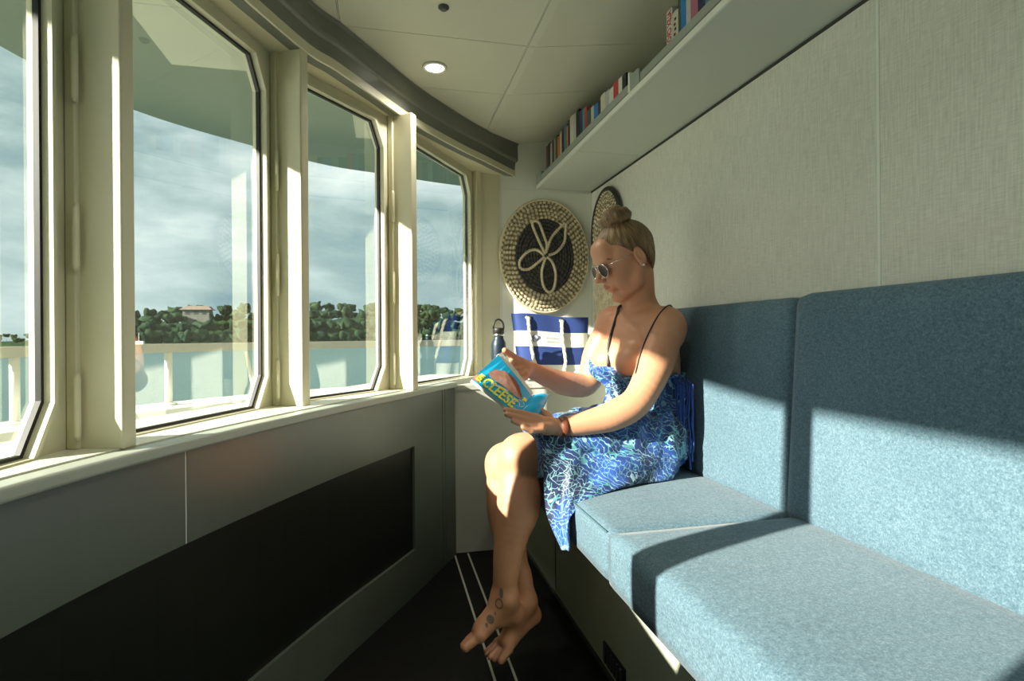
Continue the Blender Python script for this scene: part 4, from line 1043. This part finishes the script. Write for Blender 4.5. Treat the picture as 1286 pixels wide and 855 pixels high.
# straps: laid over chest and shoulder
def strap_v(front, back, wd):
    pts = [ray_skin(EYE, q, .0018) for q in front]+[on_skin(q, .0018) for q in back]
    c = [V(q) for q in crv([tuple(p) for p in pts], 6)]
    MB().tube([pts[0]-V((0, 0, .02))]+c, wd, 6).build('strap', strap_m, person, smooth=True)
strap_v(STRAP_FAR, [(.82, 1.742, 1.035), (.86, 1.74, .99), (.90, 1.73, .90), (.93, 1.72, .83)], .0050)
strap_v(STRAP_NEAR, [(.885, 1.605, .98), (.915, 1.61, .90), (.93, 1.61, .83)], .0022)
# fringe at the back of the dress
fr = MB(); rf = random.Random(5)
for k in range(20):
    x0 = .848+.045*rf.random(); y0 = 1.535-.035*rf.random()+(.0 if x0 < .9 else .02); zb = .545+.09*rf.random()
    pts = [(x0-.01, y0+.02, .815)]+[(x0+rf.uniform(-.004, .004), y0+rf.uniform(-.003, .003), .80-(.80-zb)*q/5) for q in range(6)]
    fr.tube(pts, [.0022]*6+[.0036], 5)
fr.build('fringe', mat('fringe_blue', (.015, .06, .28), .7, .2, 30), person, kind='stuff')

# hair ---------------------------------------------------------------
hair_top = V(H(-.020, 0, .128))
def hair_mat():
    m = bpy.data.materials.new('dark_blonde_hair'); m.use_nodes = True; nt = NT(m.node_tree); b = nt.n['Principled BSDF']
    co = nt.coord('Object'); mp = nt.new('ShaderNodeVectorMath', operation='SUBTRACT'); nt.link(co, mp.inputs[0]); mp.inputs[1].default_value = tuple(hair_top-wloc(person))
    def dot(v):
        n = nt.new('ShaderNodeVectorMath', operation='DOT_PRODUCT'); nt.link(mp.outputs[0], n.inputs[0]); n.inputs[1].default_value = tuple(v); return n.outputs['Value']
    a = nt.math('ARCTAN2', dot(hl), dot(hf)); cb = nt.new('ShaderNodeCombineXYZ'); nt.link(nt.math('MULTIPLY', a, 14), cb.inputs[0]); nt.link(nt.math('MULTIPLY', dot(hu), 9), cb.inputs[1])
    st_ = nt.noise(cb.outputs[0], 2.2, 4, .65); big = nt.noise(co, 18, 2)
    f = nt.math('ADD', nt.math('MULTIPLY', st_, .75), nt.math('MULTIPLY', big, .25))
    nt.link(nt.ramp(f, [(.36, (.060, .030, .012)), (.5, (.19, .108, .045)), (.66, (.46, .30, .14))]), b.inputs['Base Color'])
    b.inputs['Roughness'].default_value = .42; b.inputs['Specular IOR Level'].default_value = .5
    bp = nt.new('ShaderNodeBump'); bp.inputs['Strength'].default_value = .6; bp.inputs['Distance'].default_value = .003
    nt.link(st_, bp.inputs['Height']); nt.link(bp.outputs[0], b.inputs['Normal']); return m
hm = hair_mat()
Hf = Field(tuple(np.array(HC)-.17), tuple(np.array(HC)+.20), .0028)
Hf.sc = HS
Hf.ell(H(-.014, 0, .038), (.1025, .0815, .0915), HR, .01)
Hf.ell(H(-.040, 0, -.020), (.052, .062, .062), HR, .03)
X, Y, Z = Hf._g((slice(None),)*3)
f_ = (X-HC[0])*hf[0]+(Y-HC[1])*hf[1]+(Z-HC[2])*hf[2]; l_ = (X-HC[0])*hl[0]+(Y-HC[1])*hl[1]+(Z-HC[2])*hl[2]; u_ = (X-HC[0])*hu[0]+(Y-HC[1])*hu[1]+(Z-HC[2])*hu[2]
# hairline: forehead line, temples, round the ear, nape
line = np.where(f_ > .035, .054+.45*(f_-.035), np.where(f_ > 0.002, .016+(f_-.002)*1.15, np.where(f_ > -.028, .016+(.002-f_)*.1, .019-(-.028-f_)*2.6)))
line = np.maximum(line, -.070)
ta = np.arctan2(l_, f_+.02); amp = .0006*np.sin(ta*23+2*np.sin(u_*40))+.0005*np.sin(ta*57+u_*60)+.0004*np.sin(ta*91)
Hf.d = np.maximum(np.where(np.abs(Hf.d) < .03, Hf.d+amp, Hf.d), (line-u_)*.7).astype(np.float32)
# bun: coiled ropes of hair
def bunring(cf, cl, cu, R0, r0, tilt_, n=14, ph=0, squ=1):
    pts = []
    for k in range(n+1):
        a = 2*math.pi*k/n+ph; pf, pl = R0*math.cos(a), R0*math.sin(a); pts.append(H(cf+pf, cl+pl*squ, cu+tilt_*math.sin(a+ph)+.004*math.sin(3*a)))
    for p, q in zip(pts, pts[1:]): Hf.cap(p, q, r0, r0, .004)
Hf.ell(H(-.022, 0, .132), (.042, .040, .022), HR, .008)
bunring(-.024, 0, .130, .040, .0150, .004); bunring(-.028, .002, .148, .030, .0150, .007, ph=1.2); bunring(-.020, -.002, .138, .046, .0090, .011, ph=2.4); bunring(-.030, 0, .157, .014, .0130, .004)
Hf.cap(H(.016, .028, .126), H(-.050, .038, .146), .0085, .010, .003); Hf.cap(H(-.070, .012, .136), H(-.010, .046, .148), .009, .007, .003); Hf.cap(H(.024, -.006, .134), H(-.030, .018, .168), .008, .009, .003); Hf.cap(H(.020, .012, .120), H(-.004, .044, .136), .006, .008, .003)
hair = Hf.mesh('hair', hm, person); del Hf, X, Y, Z, f_, l_, u_, line, ta, amp
# loose wisps on the bun
ws = MB(); rw = random.Random(9)
for k in range(26):
    a = rw.uniform(0, 6.28); p = [H(-.022+.036*math.cos(a), .036*math.sin(a), .140+rw.uniform(-.01, .02))]
    dr = np.array([math.cos(a), math.sin(a), rw.uniform(-.2, 1)]); q = [-.022+.036*math.cos(a), .036*math.sin(a), .145]
    ws.tube([H(*(np.array(q)+dr*t*rw.uniform(.9, 1.1)+np.array([0, 0, -.02*t*t*40]))) for t in (0, .005, .010, .016)], [.0010, .0008, .0006, .0004], 4)
ws.build('loose_strands', hm, person, kind='stuff')

# sunglasses ---------------------------------------------------------
sg = empty('sunglasses', tuple(H(.105, 0, .002)), label='dark aviator sunglasses with thin silver frame on the face of the woman', cat='sunglasses')
lens_m = mat('lens_dark', (.035, .010, .009), .3, spec=.2)
silver = mat('silver_wire', (.75, .72, .68), .2, metal=1)
for s_ in (-1, 1):
    out = []
    for k in range(28):
        a = 2*math.pi*k/28; rx = .0265*(1+.06*math.cos(a)*1); rz = .0225*(1+.10*math.sin(-a)); x = rx*math.cos(a); z = rz*math.sin(a)-.004*math.cos(a)
        out.append((x, z))
    rim = [V(H(.1085-.18*abs(s_*.033+s_*x)**1.0*.6 - .05*z, s_*(.0335+x), .000+z)) for x, z in out]
    cen = V(H(.1010, s_*.0335, 0)); 
    mobj('lens', [cen]+rim, [(0, k+1, (k+1) % 28+1) if s_ > 0 else (0, (k+1) % 28+1, k+1) for k in range(28)], lens_m, sg, True)
    MB().tube(rim, .0011, 6, closed=True).build('frame', silver, sg, smooth=True)
    MB().tube([V(H(.0935, s_*.0615, .010)), V(H(.080, s_*.075, .012)), V(H(.03, s_*.0795, .012)), V(H(-.012, s_*.0805, .014)), V(H(-.030, s_*.082, -.004))], .0013, 6).build('temple_arm', silver, sg, smooth=True)
MB().tube([V(H(.1075, -.010, .010)), V(H(.112, 0, .012)), V(H(.1075, .010, .010))], .0012, 6).build('bridge', silver, sg, smooth=True)
MB().tube([V(H(.106, -.016, .018)), V(H(.108, 0, .019)), V(H(.106, .016, .018))], .0010, 6).build('brow_bar', silver, sg, smooth=True)
for s_ in (-1, 1):
    MB().tube([V(H(.0885, s_*.016, .0235)), V(H(.0895, s_*.030, .0285)), V(H(.080, s_*.050, .0275)), V(H(.072, s_*.058, .022))], [.0014, .0022, .0018, .0008], 6).build('eyebrow', hm, person, smooth=True)
# earring and wrist strap
er = V(H(-.006, .0905, -.034)); MB().lathe([(.001, -.004), (.0038, -.003), (.0045, 0), (.0038, .003), (.001, .004)], tuple(er), 12).build('earring', silver, smooth=True, label='small silver stud earring in her left ear', cat='earring', at=tuple(er))
wa, wb2 = V((.486, 1.4712, .6965)), V((.468, 1.473, .694)); ax_ = (V(LA[4])-V(LA[5])).normalized(); cw = V(LA[5])+ax_*.012
M = Matrix.Translation(cw) @ ax_.to_track_quat('Z', 'Y').to_matrix().to_4x4()
leather = mat('brown_leather', (.20, .055, .022), .5, .2, 40, .2, 300)
wt = empty('wrist_band', tuple(cw), label='brown leather watch strap on the near wrist of the woman', cat='watch')
MB().lathe([(.0262, -.011), (.0292, -.0105), (.0296, 0), (.0292, .0105), (.0262, .011)], (0, 0, 0), 32, M).build('strap', leather, wt, smooth=True)
MB().lathe([(.0135, 0), (.0135, .006), (.012, .0075), (0.002, .0078)], (0, 0, 0), 24, M @ Matrix.Rotation(math.pi/2, 4, 'X') @ Matrix.Translation((0, 0, .028))).build('watch_case', mat('watch_dark', (.03, .03, .03), .3), wt, smooth=True)

# the book in her hands ------------------------------------------------
A_, B2, D_, C_ = V((.225, 1.487, .834)), V((.338, 1.431, .739)), V((.320, 1.589, .894)), V((.409, 1.548, .777))
blue_c = mat('cover_sky_blue', (.01, .44, .80), .35, .04, 10); yell = mat('cover_yellow', (.88, .74, .05), .5); pinkc = mat('cover_portrait', (.62, .32, .24), .5, .35, 38); redc = mat('cover_portrait_dark', (.30, .09, .06), .5, .3, 50)
bk = empty('open_book', tuple((A_+C_)/2), label='open paperback with a bright blue cover held up in both her hands', cat='book')
ex_ = (B2-A_); ez_ = (D_-A_); nn_ = ex_.cross(ez_).normalized()      # nn_ should face the camera side
if nn_.dot(EYE-A_) < 0: nn_ = -nn_
def CP(u, v, o=0): return A_.lerp(B2, u).lerp(D_.lerp(C_, u), v)+nn_*(o+.002*math.sin(math.pi*u))
def sheet(u0, u1, v0, v1, o, name, m, n=8, parent=bk, thick=.0008):
    vs = []; 
    for i in range(n+1):
        for v in (v0, v1):
            for k in (o, o-thick): vs.append(CP(u0+(u1-u0)*i/n, v, k))
    fs = []
    for i in range(n): a = 4*i; b = a+4; fs += [(a, b, b+2, a+2), (a+1, a+3, b+3, b+1), (a, a+1, b+1, b), (a+2, b+2, b+3, a+3)]
    fs += [(0, 2, 3, 1), (4*n, 4*n+1, 4*n+3, 4*n+2)]
    o_ = mobj(name, vs, fs, m, parent); return o_
sheet(0, 1, 0, 1, 0, 'front_cover', blue_c)
sheet(-.005, .985, .03, 1.15, -.0015, 'page_block', paper, thick=.014)
# spine and back half curving away towards the reader
E0, E1 = V((.404, 1.457, .722)), V((.470, 1.580, .775))
sp = []; nsp = 8
for i in range(nsp+1):
    t = i/nsp; a = B2.lerp(E0, t)+nn_*(.008*math.sin(math.pi*t)+.002); b = C_.lerp(E1, t)+nn_*(.008*math.sin(math.pi*t)); sp += [a, b]
o_ = mobj('back_cover', sp, [(2*i, 2*i+2, 2*i+3, 2*i+1) for i in range(nsp)], blue_c, bk, True); q = o_.modifiers.new('s', 'SOLIDIFY'); q.thickness = .001
pg = []
for i in range(nsp+1):
    t = i/nsp; a = B2.lerp(E0, t)-nn_*.002+(C_-B2).normalized()*.004; b = C_.lerp(E1, t)-nn_*.002+(C_-B2).normalized()*.010; pg += [a, b]
o_ = mobj('page_block', pg, [(2*i, 2*i+2, 2*i+3, 2*i+1) for i in range(nsp)], paper, bk, True); q = o_.modifiers.new('s', 'SOLIDIFY'); q.thickness = .014; q.offset = -1
# a fanned loose page above the block
def patch(poly, o, name, m):
    pts = [CP(u, v, o) for u, v in poly]; c = sum(pts, V((0, 0, 0)))/len(pts)
    return mobj(name, [c]+pts, [(0, i+1, (i+1) % len(pts)+1) for i in range(len(pts))], m, bk)
patch([(.12, .40), (.16, .62), (.30, .80), (.50, .88), (.70, .82), (.86, .64), (.88, .54), (.74, .46), (.44, .42), (.24, .36)], .0012, 'cover_portrait', pinkc)
patch([(.36, .82), (.52, .885), (.70, .83), (.86, .65), (.87, .57), (.72, .66), (.54, .76)], .0018, 'cover_portrait_edge', redc)  # darker red part of the printed portrait
patch([(.0, .0), (.10, .02), (.13, .12), (.08, .22), (.0, .20)], .0014, 'cover_portrait_hand', pinkc)
patch([(.30, .22), (.52, .34), (.62, .40), (.60, .43), (.48, .38), (.28, .27)], .0016, 'cover_white_swoosh', white_m)
def script_line(pts, w_, name='cover_script'):
    MB().tube([CP(u, v, .002) for u, v in crv(pts, 6)], w_, 5).build(name, white_m, bk, smooth=True)
script_line([(.74, .10), (.78, .16), (.80, .08), (.84, .15), (.86, .09), (.90, .14)], .0009)
script_line([(.80, .26), (.88, .40), (.94, .30), (1.0, .42)], .0013); script_line([(.84, .44), (.92, .52), (1.0, .46)], .0010)
patch([(.90, .56), (.98, .60), (.97, .72), (.90, .70)], .0014, 'cover_badge', yell)
xh = ex_.normalized(); yh = (ez_-xh*ez_.dot(xh)).normalized()
hh = ez_.dot(yh)
Mt = Matrix(((xh.x, yh.x, nn_.x, 0), (xh.y, yh.y, nn_.y, 0), (xh.z, yh.z, nn_.z, 0), (0, 0, 0, 1)))
Mt = Matrix.Translation(A_+xh*.026+yh*(hh*.045)+nn_*.0034) @ Mt
text_obj('cover_lettering', 'CLEESE', hh*.36, yell, bk, Mt, sx=.62, bold=.0010, extrude=.0006, label='yellow capitals')
Mt2 = Mt @ Matrix.Translation((-.0165, .001, 0)); Mt3 = Mt2 @ Matrix.Rotation(math.pi/2, 4, 'Z')
text_obj('cover_lettering', 'JOHN', hh*.13, yell, bk, Mt3 @ Matrix.Translation((.001, -.011, 0)), sx=.62, bold=.0004, extrude=.0006)
